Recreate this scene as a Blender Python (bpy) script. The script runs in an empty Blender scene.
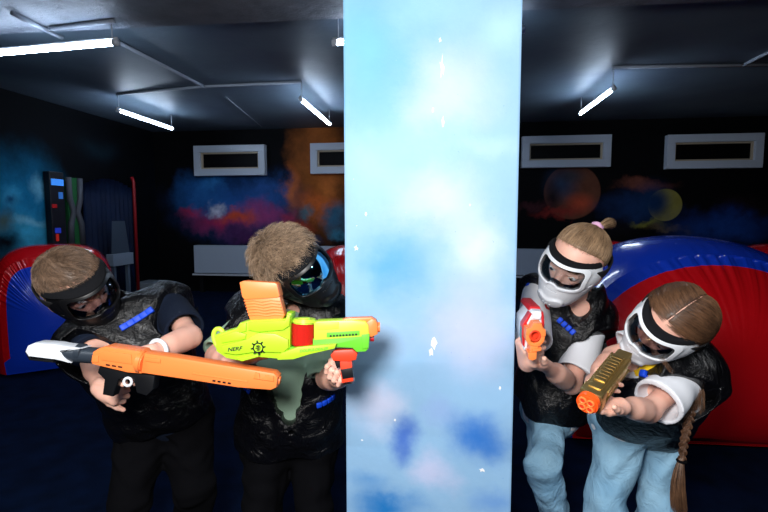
FLASH = 114
import bpy, bmesh, math, random
import numpy as np
from mathutils import Vector, Matrix
from mathutils.bvhtree import BVHTree
random.seed(7)
SC = bpy.context.scene
COL = SC.collection
PI = math.pi
# ------------------------------------------------------------------ camera
F = 470.0; CAMZ = 1.15
YAW = math.radians(7.75); PIT = math.radians(4.743)
CAM = np.array([0.0, 0.0, CAMZ])
FW = np.array([-math.sin(YAW)*math.cos(PIT), math.cos(YAW)*math.cos(PIT), -math.sin(PIT)])
RT = np.array([math.cos(YAW), math.sin(YAW), 0.0])
UP = np.cross(RT, FW)
def U(px, py, d):
    return CAM + FW*d + RT*((px-384)/F*d) + UP*((256-py)/F*d)
def ray(px, py):
    return FW + RT*((px-384)/F) + UP*((256-py)/F)
def UZ(px, py, z):
    r = ray(px, py); return CAM + r*((z-CAMZ)/r[2])
def UY(px, py, y):
    r = ray(px, py); return CAM + r*(y/r[1])
def UX(px, py, x):
    r = ray(px, py); return CAM + r*(x/r[0])
def nrm(v):
    v = np.asarray(v, float); return v/np.linalg.norm(v)
cd = bpy.data.cameras.new('camera'); cam = bpy.data.objects.new('camera', cd); COL.objects.link(cam)
cd.sensor_width = 36; cd.lens = 36*F/768; cd.clip_start = .02
M = Matrix(((RT[0], UP[0], -FW[0], CAM[0]), (RT[1], UP[1], -FW[1], CAM[1]), (RT[2], UP[2], -FW[2], CAM[2]), (0, 0, 0, 1)))
cam.matrix_world = M
SC.camera = cam
# ------------------------------------------------------------------ objects
def tag(o, label=None, cat=None, group=None, kind=None):
    if label: o['label'] = label
    if cat: o['category'] = cat
    if group: o['group'] = group
    if kind: o['kind'] = kind
    return o
def empty(name, loc, label=None, cat=None, group=None):
    o = bpy.data.objects.new(name, None); COL.objects.link(o); o.location = Vector(loc)
    o.empty_display_size = .05
    return tag(o, label, cat, group)
def link(name, me, parent=None, mats=None, smooth=True):
    for m in (mats or []): me.materials.append(m)
    o = bpy.data.objects.new(name, me); COL.objects.link(o)
    if parent is not None:
        o.parent = parent
        W = Matrix.Identity(4); p = parent
        while p is not None:
            W = (p.matrix_parent_inverse @ p.matrix_basis @ W) if p.parent is not None else (p.matrix_basis @ W); p = p.parent
        o.matrix_parent_inverse = W.inverted()
    if smooth and len(me.polygons):
        me.polygons.foreach_set('use_smooth', [True]*len(me.polygons))
    return o
def npmesh(name, V, Fc, midx=None):
    """V (n,3); Fc (m,4) quads"""
    me = bpy.data.meshes.new(name)
    V = np.asarray(V, np.float32); Fc = np.asarray(Fc, np.int32)
    m, k = Fc.shape
    me.vertices.add(len(V)); me.vertices.foreach_set('co', V.ravel())
    me.loops.add(m*k); me.loops.foreach_set('vertex_index', Fc.ravel())
    me.polygons.add(m); me.polygons.foreach_set('loop_start', np.arange(0, m*k, k, dtype=np.int32))
    try: me.polygons.foreach_set('loop_total', np.full(m, k, np.int32))
    except Exception: pass
    if midx is not None: me.polygons.foreach_set('material_index', np.asarray(midx, np.int32))
    me.update(calc_edges=True); me.validate()
    return me
def bm_mesh(name, bm):
    me = bpy.data.meshes.new(name); bm.normal_update(); bm.to_mesh(me); bm.free(); return me
def auto_smooth(o, ang=35):
    me = o.data
    bm = bmesh.new(); bm.from_mesh(me)
    for f in bm.faces: f.smooth = True
    for e in bm.edges:
        if len(e.link_faces) == 2 and e.calc_face_angle(0) > math.radians(ang): e.smooth = False
    bm.to_mesh(me); bm.free()
# bmesh shapes -------------------------------------------------------
def box(bm, lo, hi, bev=0.0, mtx=None, mi=0):
    lo, hi = Vector(lo), Vector(hi)
    r = bmesh.ops.create_cube(bm, size=1)
    vs = r['verts']
    for v in vs:
        v.co = Vector((lo[i] + (v.co[i]+.5)*(hi[i]-lo[i]) for i in range(3)))
    fs = list({f for v in vs for f in v.link_faces})
    for f in fs: f.material_index = mi
    if bev > 0:
        es = list({e for v in vs for e in v.link_edges})
        r = bmesh.ops.bevel(bm, geom=es, offset=bev, segments=2, affect='EDGES', profile=.6)
        vs = list({v for f in r['faces'] for v in f.verts} | {v for v in vs if v.is_valid})
    if mtx is not None:
        bmesh.ops.transform(bm, matrix=mtx, verts=[v for v in vs if v.is_valid])
    return vs
def ext(bm, poly, y0, y1, bev=0.0, mi=0, mtx=None, seg=2):
    """extrude a polygon in the xz plane from y0 to y1"""
    a = [bm.verts.new((p[0], y0, p[1])) for p in poly]
    b = [bm.verts.new((p[0], y1, p[1])) for p in poly]
    n = len(poly); fs = []
    fs.append(bm.faces.new(a)); fs.append(bm.faces.new(list(reversed(b))))
    for i in range(n):
        j = (i+1) % n
        fs.append(bm.faces.new((a[j], a[i], b[i], b[j])))
    for f in fs: f.material_index = mi
    bmesh.ops.recalc_face_normals(bm, faces=fs)
    vs = a+b
    if bev > 0:
        caps = [e for f in fs[:2] for e in f.edges]
        r = bmesh.ops.bevel(bm, geom=list(set(caps)), offset=bev, segments=seg, affect='EDGES', profile=.6, clamp_overlap=True)
        vs = list({v for f in r['faces'] for v in f.verts} | {v for v in vs if v.is_valid})
    if mtx is not None:
        bmesh.ops.transform(bm, matrix=mtx, verts=[v for v in vs if v.is_valid])
def cyl(bm, a, b, ra, rb=None, seg=24, mi=0, bev=0):
    a, b = Vector(a), Vector(b); rb = ra if rb is None else rb
    d = b-a; L = d.length
    q = d.to_track_quat('Z', 'Y').to_matrix().to_4x4()
    r = bmesh.ops.create_cone(bm, cap_ends=True, segments=seg, radius1=ra, radius2=rb, depth=L)
    vs = r['verts']
    for f in {f for v in vs for f in v.link_faces}: f.material_index = mi
    if bev > 0:
        es = [e for e in {e for v in vs for e in v.link_edges} if any(len(f.verts) > 4 for f in e.link_faces)]
        rr = bmesh.ops.bevel(bm, geom=es, offset=bev, segments=2, affect='EDGES')
        vs = list({v for f in rr['faces'] for v in f.verts} | {v for v in vs if v.is_valid})
    bmesh.ops.transform(bm, matrix=Matrix.Translation((a+b)/2) @ q, verts=[v for v in vs if v.is_valid])
def tube(bm, pts, r, seg=8, mi=0, closed=False):
    pts = [Vector(p) for p in pts]; n = len(pts); rings = []
    rr = r if isinstance(r, (list, tuple)) else [r]*n
    prev = None
    for i, p in enumerate(pts):
        t = (pts[(i+1) % n]-pts[i-1]) if closed else (pts[min(i+1, n-1)]-pts[max(i-1, 0)])
        t.normalize()
        if prev is None:
            prev = t.orthogonal().normalized()
        s = (prev - t*prev.dot(t))
        s = s.normalized() if s.length > 1e-6 else t.orthogonal().normalized()
        prev = s; w = t.cross(s)
        rings.append([bm.verts.new(p + (s*math.cos(2*PI*k/seg)+w*math.sin(2*PI*k/seg))*rr[i]) for k in range(seg)])
    fs = []
    for i in range(n if closed else n-1):
        A, B = rings[i], rings[(i+1) % n]
        for k in range(seg):
            fs.append(bm.faces.new((A[k], A[(k+1) % seg], B[(k+1) % seg], B[k])))
    if not closed:
        fs.append(bm.faces.new(list(reversed(rings[0])))); fs.append(bm.faces.new(rings[-1]))
    for f in fs: f.material_index = mi; f.smooth = True
# ------------------------------------------------------------------ materials
def node_mat(name):
    m = bpy.data.materials.new(name); m.use_nodes = True
    nt = m.node_tree; b = nt.nodes['Principled BSDF']
    return m, nt, b
def N(nt, t, **kw):
    n = nt.nodes.new(t)
    for k, v in kw.items():
        if k in n.inputs: n.inputs[k].default_value = v
        else: setattr(n, k, v)
    return n
def lin(c):
    return tuple(((x/255)/12.92 if x/255 <= .04045 else ((x/255+.055)/1.055)**2.4) for x in c)
def mat(name, c, rough=.5, metal=0, spec=.5, bump=None, var=None, coat=0, emit=None, sheen=0):
    """c is an sRGB 0-255 triple; bump=(scale,strength,distance); var=(scale, other colour, contrast)"""
    m, nt, b = node_mat(name)
    L = (*lin(c), 1)
    b.inputs['Base Color'].default_value = L
    b.inputs['Roughness'].default_value = rough; b.inputs['Metallic'].default_value = metal
    b.inputs['Specular IOR Level'].default_value = spec
    b.inputs['Coat Weight'].default_value = coat; b.inputs['Sheen Weight'].default_value = sheen
    if emit:
        b.inputs['Emission Color'].default_value = (*lin(emit[0]), 1); b.inputs['Emission Strength'].default_value = emit[1]
    tc = N(nt, 'ShaderNodeTexCoord')
    if var:
        n = N(nt, 'ShaderNodeTexNoise', Scale=var[0], Detail=5.0)
        nt.links.new(tc.outputs['Object'], n.inputs['Vector'])
        mr = N(nt, 'ShaderNodeMapRange'); mr.inputs[1].default_value = .5-.5/var[2]; mr.inputs[2].default_value = .5+.5/var[2]
        nt.links.new(n.outputs['Fac'], mr.inputs[0])
        mx = N(nt, 'ShaderNodeMix', data_type='RGBA')
        mx.inputs[6].default_value = L; mx.inputs[7].default_value = (*lin(var[1]), 1)
        nt.links.new(mr.outputs[0], mx.inputs[0]); nt.links.new(mx.outputs[2], b.inputs['Base Color'])
    if bump:
        n = N(nt, 'ShaderNodeTexNoise', Scale=bump[0], Detail=6.0, Roughness=.6)
        if len(bump) > 3: n.inputs['Distortion'].default_value = bump[3]
        nt.links.new(tc.outputs['Object'], n.inputs['Vector'])
        bp = N(nt, 'ShaderNodeBump', Strength=bump[1], Distance=bump[2])
        nt.links.new(n.outputs['Fac'], bp.inputs['Height']); nt.links.new(bp.outputs[0], b.inputs['Normal'])
    return m
def paint_mat(name, base, blobs, au, av, rough=.6, warp=.5, wscale=2.0, spec=.3, speckle=None, bump=None, grain=None):
    """a hand-sprayed wall painting: soft-edged patches (u, v, ru, rv, sRGB, strength[, hard]) in the plane of object axes au, av"""
    m, nt, b = node_mat(name)
    lk = nt.links.new
    tc = N(nt, 'ShaderNodeTexCoord')
    nz = N(nt, 'ShaderNodeTexNoise', Scale=wscale, Detail=6.0, Roughness=.6); lk(tc.outputs['Object'], nz.inputs['Vector'])
    sub = N(nt, 'ShaderNodeVectorMath', operation='SUBTRACT'); sub.inputs[1].default_value = (.5, .5, .5); lk(nz.outputs['Color'], sub.inputs[0])
    scl = N(nt, 'ShaderNodeVectorMath', operation='SCALE'); scl.inputs['Scale'].default_value = warp; lk(sub.outputs[0], scl.inputs[0])
    add = N(nt, 'ShaderNodeVectorMath', operation='ADD'); lk(tc.outputs['Object'], add.inputs[0]); lk(scl.outputs[0], add.inputs[1])
    sw = N(nt, 'ShaderNodeSeparateXYZ'); lk(add.outputs[0], sw.inputs[0])
    sp = N(nt, 'ShaderNodeSeparateXYZ'); lk(tc.outputs['Object'], sp.inputs[0])
    cur = None
    for bl in blobs:
        u, v, ru, rv, c, st = bl[:6]; hard = len(bl) > 6 and bl[6]
        s = sp if hard else sw; hard = hard is True
        def axis(ax, c0, r0):
            a = N(nt, 'ShaderNodeMath', operation='SUBTRACT'); lk(s.outputs[ax], a.inputs[0]); a.inputs[1].default_value = c0
            d = N(nt, 'ShaderNodeMath', operation='DIVIDE'); lk(a.outputs[0], d.inputs[0]); d.inputs[1].default_value = r0
            p = N(nt, 'ShaderNodeMath', operation='MULTIPLY'); lk(d.outputs[0], p.inputs[0]); lk(d.outputs[0], p.inputs[1]); return p
        A, B = axis(au, u, ru), axis(av, v, rv)
        s2 = N(nt, 'ShaderNodeMath', operation='ADD'); lk(A.outputs[0], s2.inputs[0]); lk(B.outputs[0], s2.inputs[1])
        sq = N(nt, 'ShaderNodeMath', operation='SQRT'); lk(s2.outputs[0], sq.inputs[0])
        mr = N(nt, 'ShaderNodeMapRange', interpolation_type='SMOOTHSTEP')
        mr.inputs[1].default_value = 1.0; mr.inputs[2].default_value = .94 if hard else 0.0
        mr.inputs[3].default_value = 0; mr.inputs[4].default_value = st
        lk(sq.outputs[0], mr.inputs[0])
        mx = N(nt, 'ShaderNodeMix', data_type='RGBA'); lk(mr.outputs[0], mx.inputs[0])
        if cur is None: mx.inputs[6].default_value = (*lin(base), 1)
        else: lk(cur, mx.inputs[6])
        mx.inputs[7].default_value = (*lin(c), 1)
        cur = mx.outputs[2]
    if grain:   # overall brushy value variation
        n2 = N(nt, 'ShaderNodeTexNoise', Scale=grain[0], Detail=8.0, Roughness=.7); lk(tc.outputs['Object'], n2.inputs['Vector'])
        mr = N(nt, 'ShaderNodeMapRange'); mr.inputs[1].default_value = .3; mr.inputs[2].default_value = .7; mr.inputs[3].default_value = grain[1]; mr.inputs[4].default_value = 1.0
        lk(n2.outputs['Fac'], mr.inputs[0])
        mx = N(nt, 'ShaderNodeMix', data_type='RGBA', blend_type='MULTIPLY'); mx.inputs[0].default_value = 1
        lk(cur, mx.inputs[6]); lk(mr.outputs[0], mx.inputs[7]); cur = mx.outputs[2]
    if speckle:   # (scale, threshold, colour)
        for sc_, th, c in speckle:
            n2 = N(nt, 'ShaderNodeTexNoise', Scale=sc_, Detail=2.0); lk(tc.outputs['Object'], n2.inputs['Vector'])
            mr = N(nt, 'ShaderNodeMapRange'); mr.inputs[1].default_value = th; mr.inputs[2].default_value = th+.02
            lk(n2.outputs['Fac'], mr.inputs[0])
            mx = N(nt, 'ShaderNodeMix', data_type='RGBA'); lk(mr.outputs[0], mx.inputs[0]); lk(cur, mx.inputs[6]); mx.inputs[7].default_value = (*lin(c), 1); cur = mx.outputs[2]
    lk(cur, b.inputs['Base Color'])
    b.inputs['Roughness'].default_value = rough; b.inputs['Specular IOR Level'].default_value = spec
    if bump:
        n = N(nt, 'ShaderNodeTexNoise', Scale=bump[0], Detail=4.0); lk(tc.outputs['Object'], n.inputs['Vector'])
        bp = N(nt, 'ShaderNodeBump', Strength=bump[1], Distance=bump[2]); lk(n.outputs['Fac'], bp.inputs['Height']); lk(bp.outputs[0], b.inputs['Normal'])
    return m
def lens_mat(name, tint, gloss):
    m = bpy.data.materials.new(name); m.use_nodes = True; nt = m.node_tree; nt.nodes.clear()
    o = N(nt, 'ShaderNodeOutputMaterial'); t = N(nt, 'ShaderNodeBsdfTransparent'); g = N(nt, 'ShaderNodeBsdfGlossy')
    t.inputs[0].default_value = (*tint, 1); g.inputs['Roughness'].default_value = .03
    lw = N(nt, 'ShaderNodeFresnel'); lw.inputs[0].default_value = 1.45
    ad = N(nt, 'ShaderNodeMath', operation='ADD'); ad.inputs[1].default_value = gloss; nt.links.new(lw.outputs[0], ad.inputs[0])
    mx = N(nt, 'ShaderNodeMixShader'); nt.links.new(ad.outputs[0], mx.inputs[0]); nt.links.new(t.outputs[0], mx.inputs[1]); nt.links.new(g.outputs[0], mx.inputs[2])
    nt.links.new(mx.outputs[0], o.inputs[0]); return m
def hair_mat(name, dark, light):
    m, nt, b = node_mat(name)
    g = N(nt, 'ShaderNodeNewGeometry')
    mx = N(nt, 'ShaderNodeMix', data_type='RGBA'); mx.inputs[6].default_value = (*lin(dark), 1); mx.inputs[7].default_value = (*lin(light), 1)
    tc = N(nt, 'ShaderNodeTexCoord'); nz = N(nt, 'ShaderNodeTexNoise', Scale=28.0, Detail=2.0); nt.links.new(tc.outputs['Object'], nz.inputs['Vector'])
    mr = N(nt, 'ShaderNodeMapRange'); mr.inputs[1].default_value = .38; mr.inputs[2].default_value = .62; mr.inputs[3].default_value = -.05; mr.inputs[4].default_value = .2; nt.links.new(nz.outputs['Fac'], mr.inputs[0])
    ma = N(nt, 'ShaderNodeMath', operation='MULTIPLY_ADD'); ma.inputs[1].default_value = .9; ma.use_clamp = True; nt.links.new(g.outputs['Random Per Island'], ma.inputs[0]); nt.links.new(mr.outputs[0], ma.inputs[2])
    nt.links.new(ma.outputs[0], mx.inputs[0]); nt.links.new(mx.outputs[2], b.inputs['Base Color'])
    b.inputs['Roughness'].default_value = .42; b.inputs['Specular IOR Level'].default_value = .5
    return m
# ------------------------------------------------------------------ implicit surfaces
class Prim: pass
def rc(a, b, ra, rb=None, k=.02, op='u', cuts=None):
    p = Prim(); p.t = 'rc'; p.a = np.asarray(a, float); p.b = np.asarray(b, float); p.ra = ra; p.rb = ra if rb is None else rb
    p.k = k; p.op = op; p.cuts = cuts; r = max(p.ra, p.rb)
    p.lo = np.minimum(p.a, p.b)-r; p.hi = np.maximum(p.a, p.b)+r; return p
def el(c, rad, R=None, k=.02, op='u', cuts=None):
    p = Prim(); p.t = 'el'; p.c = np.asarray(c, float); p.r = np.asarray(rad, float); p.R = np.eye(3) if R is None else np.asarray(R)
    p.k = k; p.op = op; p.cuts = cuts
    e = np.sqrt(((p.R*p.r[None, :])**2).sum(1)); p.lo = p.c-e; p.hi = p.c+e; return p
def bxp(c, half, rnd, R=None, k=.005, op='u', cuts=None):
    p = Prim(); p.t = 'bx'; p.c = np.asarray(c, float); p.h = np.asarray(half, float); p.rn = rnd; p.R = np.eye(3) if R is None else np.asarray(R)
    p.k = k; p.op = op; p.cuts = cuts
    e = (np.abs(p.R)*p.h[None, :]).sum(1); p.lo = p.c-e; p.hi = p.c+e; return p
def fnp(f, lo, hi, k=.004, op='u'):
    p = Prim(); p.t = 'fn'; p.f = f; p.lo = np.asarray(lo, float); p.hi = np.asarray(hi, float); p.k = k; p.op = op; p.cuts = None; return p
def pev(p, P):
    if p.t == 'rc':
        ba = p.b-p.a; L = max(ba.dot(ba), 1e-12)
        q = P-p.a.astype(np.float32); t = np.clip((q@ba.astype(np.float32))/L, 0, 1)
        d = np.linalg.norm(q-t[..., None]*ba.astype(np.float32), axis=-1)-(p.ra+(p.rb-p.ra)*t)
    elif p.t == 'el':
        q = (P-p.c.astype(np.float32))@p.R.astype(np.float32)
        k0 = np.linalg.norm(q/p.r.astype(np.float32), axis=-1); k1 = np.linalg.norm(q/(p.r**2).astype(np.float32), axis=-1)
        d = k0*(k0-1)/np.maximum(k1, 1e-6)
    elif p.t == 'bx':
        q = np.abs((P-p.c.astype(np.float32))@p.R.astype(np.float32))-(p.h-p.rn).astype(np.float32)
        d = np.linalg.norm(np.maximum(q, 0), axis=-1)+np.minimum(q.max(-1), 0)-p.rn
    else:
        d = p.f(P)
    if p.cuts:
        for c, n in p.cuts:     # keep the side the normal points away from
            d = np.maximum(d, (P-np.asarray(c, np.float32))@np.asarray(n, np.float32))
    return d.astype(np.float32)
def surface(prims, h, disp=None):
    un = [p for p in prims if p.op == 'u']
    lo = np.min([p.lo for p in un], 0)-4*h; hi = np.max([p.hi for p in un], 0)+4*h
    n = np.ceil((hi-lo)/h).astype(int)+1
    D = np.full(tuple(n), .5, np.float32)
    ax = [(lo[i]+h*np.arange(n[i])).astype(np.float32) for i in range(3)]
    for p in prims:
        pad = p.k+3*h
        i0 = np.clip(np.floor((p.lo-pad-lo)/h).astype(int), 0, n-1); i1 = np.clip(np.ceil((p.hi+pad-lo)/h).astype(int)+1, 0, n)
        if (i1 <= i0).any(): continue
        s = tuple(slice(i0[i], i1[i]) for i in range(3))
        P = np.stack(np.meshgrid(ax[0][s[0]], ax[1][s[1]], ax[2][s[2]], indexing='ij'), -1)
        d = pev(p, P); a = D[s]
        if p.op == 'u':
            if p.k > 0:
                t = np.clip(.5+.5*(d-a)/p.k, 0, 1); D[s] = d+(a-d)*t-p.k*t*(1-t)
            else: D[s] = np.minimum(a, d)
        elif p.op == 's': 
            if p.k > 0:
                e = -d; t = np.clip(.5-.5*(e-a)/p.k, 0, 1); D[s] = e+(a-e)*t+p.k*t*(1-t)
            else: D[s] = np.maximum(a, -d)
        elif p.op == 'i': D[s] = np.maximum(a, d)
    if disp is not None:
        mk = np.abs(D) < .03
        ii = np.nonzero(mk)
        P = np.stack([ax[0][ii[0]], ax[1][ii[1]], ax[2][ii[2]]], -1)
        D[mk] += disp(P).astype(np.float32)
    return nets(D, lo, h)
def nets(D, lo, h):
    ins = D < 0
    c = np.zeros(tuple(np.array(D.shape)-1), np.uint8)
    S = [slice(0, -1), slice(1, None)]
    for i in (0, 1):
        for j in (0, 1):
            for k in (0, 1): c += ins[S[i], S[j], S[k]]
    act = (c > 0) & (c < 8)
    idx = np.full(c.shape, -1, np.int32)
    I, J, K = np.nonzero(act); idx[act] = np.arange(len(I), dtype=np.int32)
    cor = [(i, j, k) for i in (0, 1) for j in (0, 1) for k in (0, 1)]
    dv = np.stack([D[I+a, J+b, K+e] for a, b, e in cor], 1)
    acc = np.zeros((len(I), 3), np.float32); cnt = np.zeros(len(I), np.float32)
    for x in range(8):
        for y in range(x+1, 8):
            a, b = np.array(cor[x]), np.array(cor[y])
            if np.abs(a-b).sum() != 1: continue
            da, db = dv[:, x], dv[:, y]; m = (da < 0) != (db < 0)
            t = np.where(m, da/np.where(m, da-db, 1), 0)
            acc += np.where(m[:, None], a+(b-a)*t[:, None], 0); cnt += m
    V = lo+h*(np.stack([I, J, K], 1)+acc/np.maximum(cnt, 1)[:, None])
    Q = []
    for axn in range(3):
        o1, o2 = (axn+1) % 3, (axn+2) % 3
        sa = [slice(None)]*3; sb = [slice(None)]*3
        sa[axn] = slice(0, -1); sb[axn] = slice(1, None)
        m = ins[tuple(sa)] != ins[tuple(sb)]
        E = np.stack(np.nonzero(m), 1)
        ok = (E[:, o1] > 0) & (E[:, o2] > 0) & (E[:, o1] < c.shape[o1]) & (E[:, o2] < c.shape[o2])
        E = E[ok]
        e1 = np.zeros(3, int); e1[o1] = 1; e2 = np.zeros(3, int); e2[o2] = 1
        g = lambda X: idx[X[:, 0], X[:, 1], X[:, 2]]
        q = np.stack([g(E-e1-e2), g(E-e2), g(E), g(E-e1)], 1)
        fl = ~ins[E[:, 0], E[:, 1], E[:, 2]]
        q[fl] = q[fl][:, ::-1]
        Q.append(q)
    return V.astype(np.float32), np.concatenate(Q)
def folds(freq, amp, seed, stretch=(1, 1, 1)):
    r = np.random.RandomState(seed)
    ds = [(nrm(r.randn(3))*np.array(stretch), nrm(r.randn(3)), r.rand()*6) for _ in range(5)]
    def f(P):
        s = 0
        for i, (a, b, ph) in enumerate(ds):
            fr = freq*(.6+.35*i)
            s = s+np.sin(P@(a*fr)+1.6*np.sin(P@(b*fr*.7)+ph)+ph*2)/(1+.35*i)
        return amp*.5*s
    return f
def sdf_obj(name, prims, h, parent, mats, disp=None, midx=None, xf=None):
    V, Q = surface(prims, h, disp)
    if xf is not None:
        A = np.array(xf); V = V@A[:3, :3].T+A[:3, 3]
    me = npmesh(name, V, Q, midx(V, Q) if midx else None)
    return link(name, me, parent, mats)
# ------------------------------------------------------------------ room shell
CEIL = CAMZ+1.30; YB = 6.8; XL = -4.5; XR = 5.3; YF = -2.6
def slab(name, lo, hi, m, kind='structure'):
    bm = bmesh.new(); box(bm, lo, hi)
    o = link(name, bm_mesh(name, bm), None, [m], smooth=False); o['kind'] = kind; return o
carpet = mat('carpet_navy', (6, 22, 50), .95, spec=.05, bump=(260, .5, .004), var=(9, (3, 13, 32), 2.5))
ceil_m = mat('ceiling_paint', (104, 122, 134), .5, spec=.35, bump=(5, .25, .02), var=(1.6, (86, 98, 116), 2.2))
dark_wall = mat('wall_black_paint', (16, 18, 24), .7, spec=.2, var=(1.2, (8, 9, 13), 2))
slab('floor', (XL-.1, YF, -.1), (XR+.1, YB+.1, 0), carpet)
slab('ceiling', (XL-.1, YF, CEIL), (XR+.1, YB+.1, CEIL+.12), ceil_m)
slab('wall_right', (XR, YF, 0), (XR+.1, YB, CEIL), dark_wall)
slab('wall_front', (XL-.1, YF-.1, 0), (XR+.1, YF, CEIL), dark_wall)
def wb(px, py, rx, ry, c, s, hard=False):
    p = UY(px, py, YB); k = p[1]/F*1.02
    c = tuple(min(255, x*1.6) if max(c) > 45 else x for x in c)
    return (p[0], p[2], rx*k, ry*k, c, s, hard)
blobs = [
 wb(235, 205, 95, 48, (26, 62, 110), .95), wb(200, 195, 45, 30, (30, 78, 128), .7), wb(270, 190, 40, 20, (36, 70, 120), .6),
 wb(222, 222, 55, 16, (120, 28, 62), .9), wb(262, 212, 34, 18, (132, 44, 84), .7), wb(236, 217, 26, 12, (190, 62, 34), .95),
 wb(216, 208, 14, 10, (150, 150, 190), .95), wb(190, 213, 25, 9, (128, 30, 60), .8), wb(250, 236, 46, 10, (70, 22, 62), .6),
 wb(322, 165, 42, 95, (120, 68, 28), 1.0), wb(312, 150, 34, 50, (108, 62, 30), .7), wb(320, 205, 30, 18, (170, 78, 36), .8), wb(300, 225, 24, 14, (140, 52, 36), .7), wb(335, 215, 20, 20, (24, 74, 96), .9),
 wb(300, 240, 30, 10, (36, 60, 92), .6),
 wb(292, 190, 14, 30, (150, 80, 34), .8), wb(328, 185, 16, 18, (150, 84, 40), .7), wb(306, 212, 12, 10, (40, 84, 96), .8), wb(338, 232, 14, 10, (36, 92, 112), .8), wb(286, 215, 14, 8, (130, 40, 60), .7), wb(215, 185, 26, 10, (36, 92, 140), .7), wb(180, 190, 16, 24, (18, 50, 86), .7),
 wb(430, 200, 70, 40, (40, 40, 80), .7),
 wb(572, 192, 26, 26, (76, 46, 34), 1, True), wb(561, 184, 22, 24, (30, 46, 66), .95, 's'), wb(580, 203, 18, 13, (150, 62, 40), .8, 's'), wb(552, 200, 12, 22, (14, 16, 24), .9, 's'), wb(572, 176, 18, 10, (40, 44, 50), .7, 's'),
 wb(560, 214, 34, 7, (110, 34, 30), .8), wb(535, 206, 26, 7, (60, 30, 34), .7),
 wb(640, 183, 34, 8, (98, 56, 44), .8), wb(632, 205, 38, 22, (20, 42, 78), .85), wb(665, 205, 15, 15, (104, 98, 46), 1, True), wb(652, 202, 25, 27, (12, 36, 66), 1, 's'), wb(656, 203, 15, 17, (12, 36, 66), 1, 's'),
 wb(650, 221, 26, 6, (110, 108, 40), .6), wb(668, 227, 24, 5, (96, 80, 36), .5),
 wb(722, 226, 62, 24, (18, 48, 104), .95), wb(745, 205, 40, 12, (40, 24, 30), .6), wb(610, 228, 40, 12, (30, 26, 40), .5),
]
back_m = paint_mat('space_mural', (6, 7, 11), blobs, 0, 2, spec=.12, rough=.7, warp=.55, wscale=3.0, grain=(4.0, .6), bump=(8, .1, .01))
slab('wall_back', (XL-.1, YB, 0), (XR+.1, YB+.1, CEIL), back_m)
def wl(px, py, rx, ry, c, s, hard=False):
    p = UX(px, py, XL); k = np.linalg.norm(p-CAM)/F
    c = tuple(min(255, x*1.35) if max(c) > 45 else x for x in c)
    return (p[1], p[2], rx*k*1.5, ry*k, c, s, hard)
lb = [wl(22, 205, 42, 58, (24, 108, 146), 1), wl(30, 235, 26, 26, (56, 146, 176), .8), wl(12, 198, 10, 14, (60, 140, 170), .8), wl(12, 199, 6, 8, (14, 60, 96), .9),
      wl(38, 188, 6, 14, (110, 168, 190), .7), wl(30, 222, 14, 6, (120, 170, 186), .6), wl(8, 222, 9, 14, (70, 70, 40), .8), wl(6, 244, 17, 15, (8, 12, 24), 1),
      wl(100, 150, 22, 14, (14, 34, 44), .7), wl(160, 200, 26, 60, (8, 16, 30), .8)]
left_m = paint_mat('left_mural', (4, 7, 13), lb, 1, 2, rough=.8, spec=.1, warp=.35, wscale=2.6, grain=(3.5, .5))
slab('wall_left', (XL-.1, YF, 0), (XL, YB, CEIL), left_m)
# beam across the ceiling, near the camera
pb = UZ(250, 25, CEIL-.11)
bm = bmesh.new()
tilt = 0.03
q = [(XL, 1.55, CEIL-.11), (XR, 1.55, CEIL-.11), (XR, pb[1]+.16, CEIL-.11), (XL, pb[1]-.13, CEIL-.11)]
lo = [bm.verts.new(p) for p in q]; hi = [bm.verts.new((p[0], p[1], CEIL-.001)) for p in q]
bm.faces.new(lo[::-1]); bm.faces.new(hi)
for i in range(4): bm.faces.new((lo[i], lo[(i+1) % 4], hi[(i+1) % 4], hi[i]))
bmesh.ops.recalc_face_normals(bm, faces=bm.faces)
beam_m = mat('beam_paint', (126, 132, 142), .6, spec=.3, bump=(14, .5, .02), var=(4, (96, 102, 112), 3))
o = link('trim_1', bm_mesh('trim_1', bm), None, [beam_m], smooth=False); o['kind'] = 'structure'
# pillar
YP = 1.24
pl, pr = UY(344.5, 256, YP), UY(517, 256, YP)
PW = pr[0]-pl[0]
def pbk(px, py, rx, ry, c, s):
    p = UY(px, py, YP); k = 1.26/F
    return (p[0], p[2], rx*k, ry*k, c, s)
W = (190, 206, 230); LB = (112, 178, 222); MB = (84, 152, 214); LV = (198, 206, 236); DB = (40, 112, 196)
pbl = [pbk(372, 60, 84, 140, LB, .95), pbk(360, 40, 40, 60, (120, 190, 224), .7), pbk(452, 95, 66, 62, W, .9), pbk(500, 30, 40, 40, (176, 216, 238), .7), pbk(440, 0, 60, 36, (150, 200, 228), .6), pbk(430, 140, 90, 26, (150, 196, 228), .8), pbk(500, 150, 40, 20, (176, 212, 236), .6),
       pbk(440, 200, 70, 48, W, 1), pbk(372, 170, 40, 44, (160, 208, 234), .7), pbk(392, 262, 58, 52, (92, 166, 216), .95), pbk(360, 290, 26, 36, (150, 196, 230), .8), pbk(480, 250, 40, 60, (214, 226, 244), .8), pbk(470, 330, 60, 70, LV, .9), pbk(390, 340, 50, 34, (176, 204, 238), .7),
       pbk(375, 405, 46, 40, (206, 212, 238), .9), pbk(402, 440, 26, 34, (80, 122, 206), 1), pbk(478, 438, 44, 36, (58, 124, 208), 1), pbk(440, 420, 30, 24, (150, 178, 230), .6), pbk(365, 480, 34, 22, (100, 158, 216), .8), pbk(384, 506, 60, 26, (40, 128, 204), 1), pbk(432, 474, 36, 26, (200, 208, 240), .95), pbk(492, 500, 40, 26, (110, 160, 224), .8),
       pbk(430, 560, 120, 40, DB, .8)]
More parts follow.
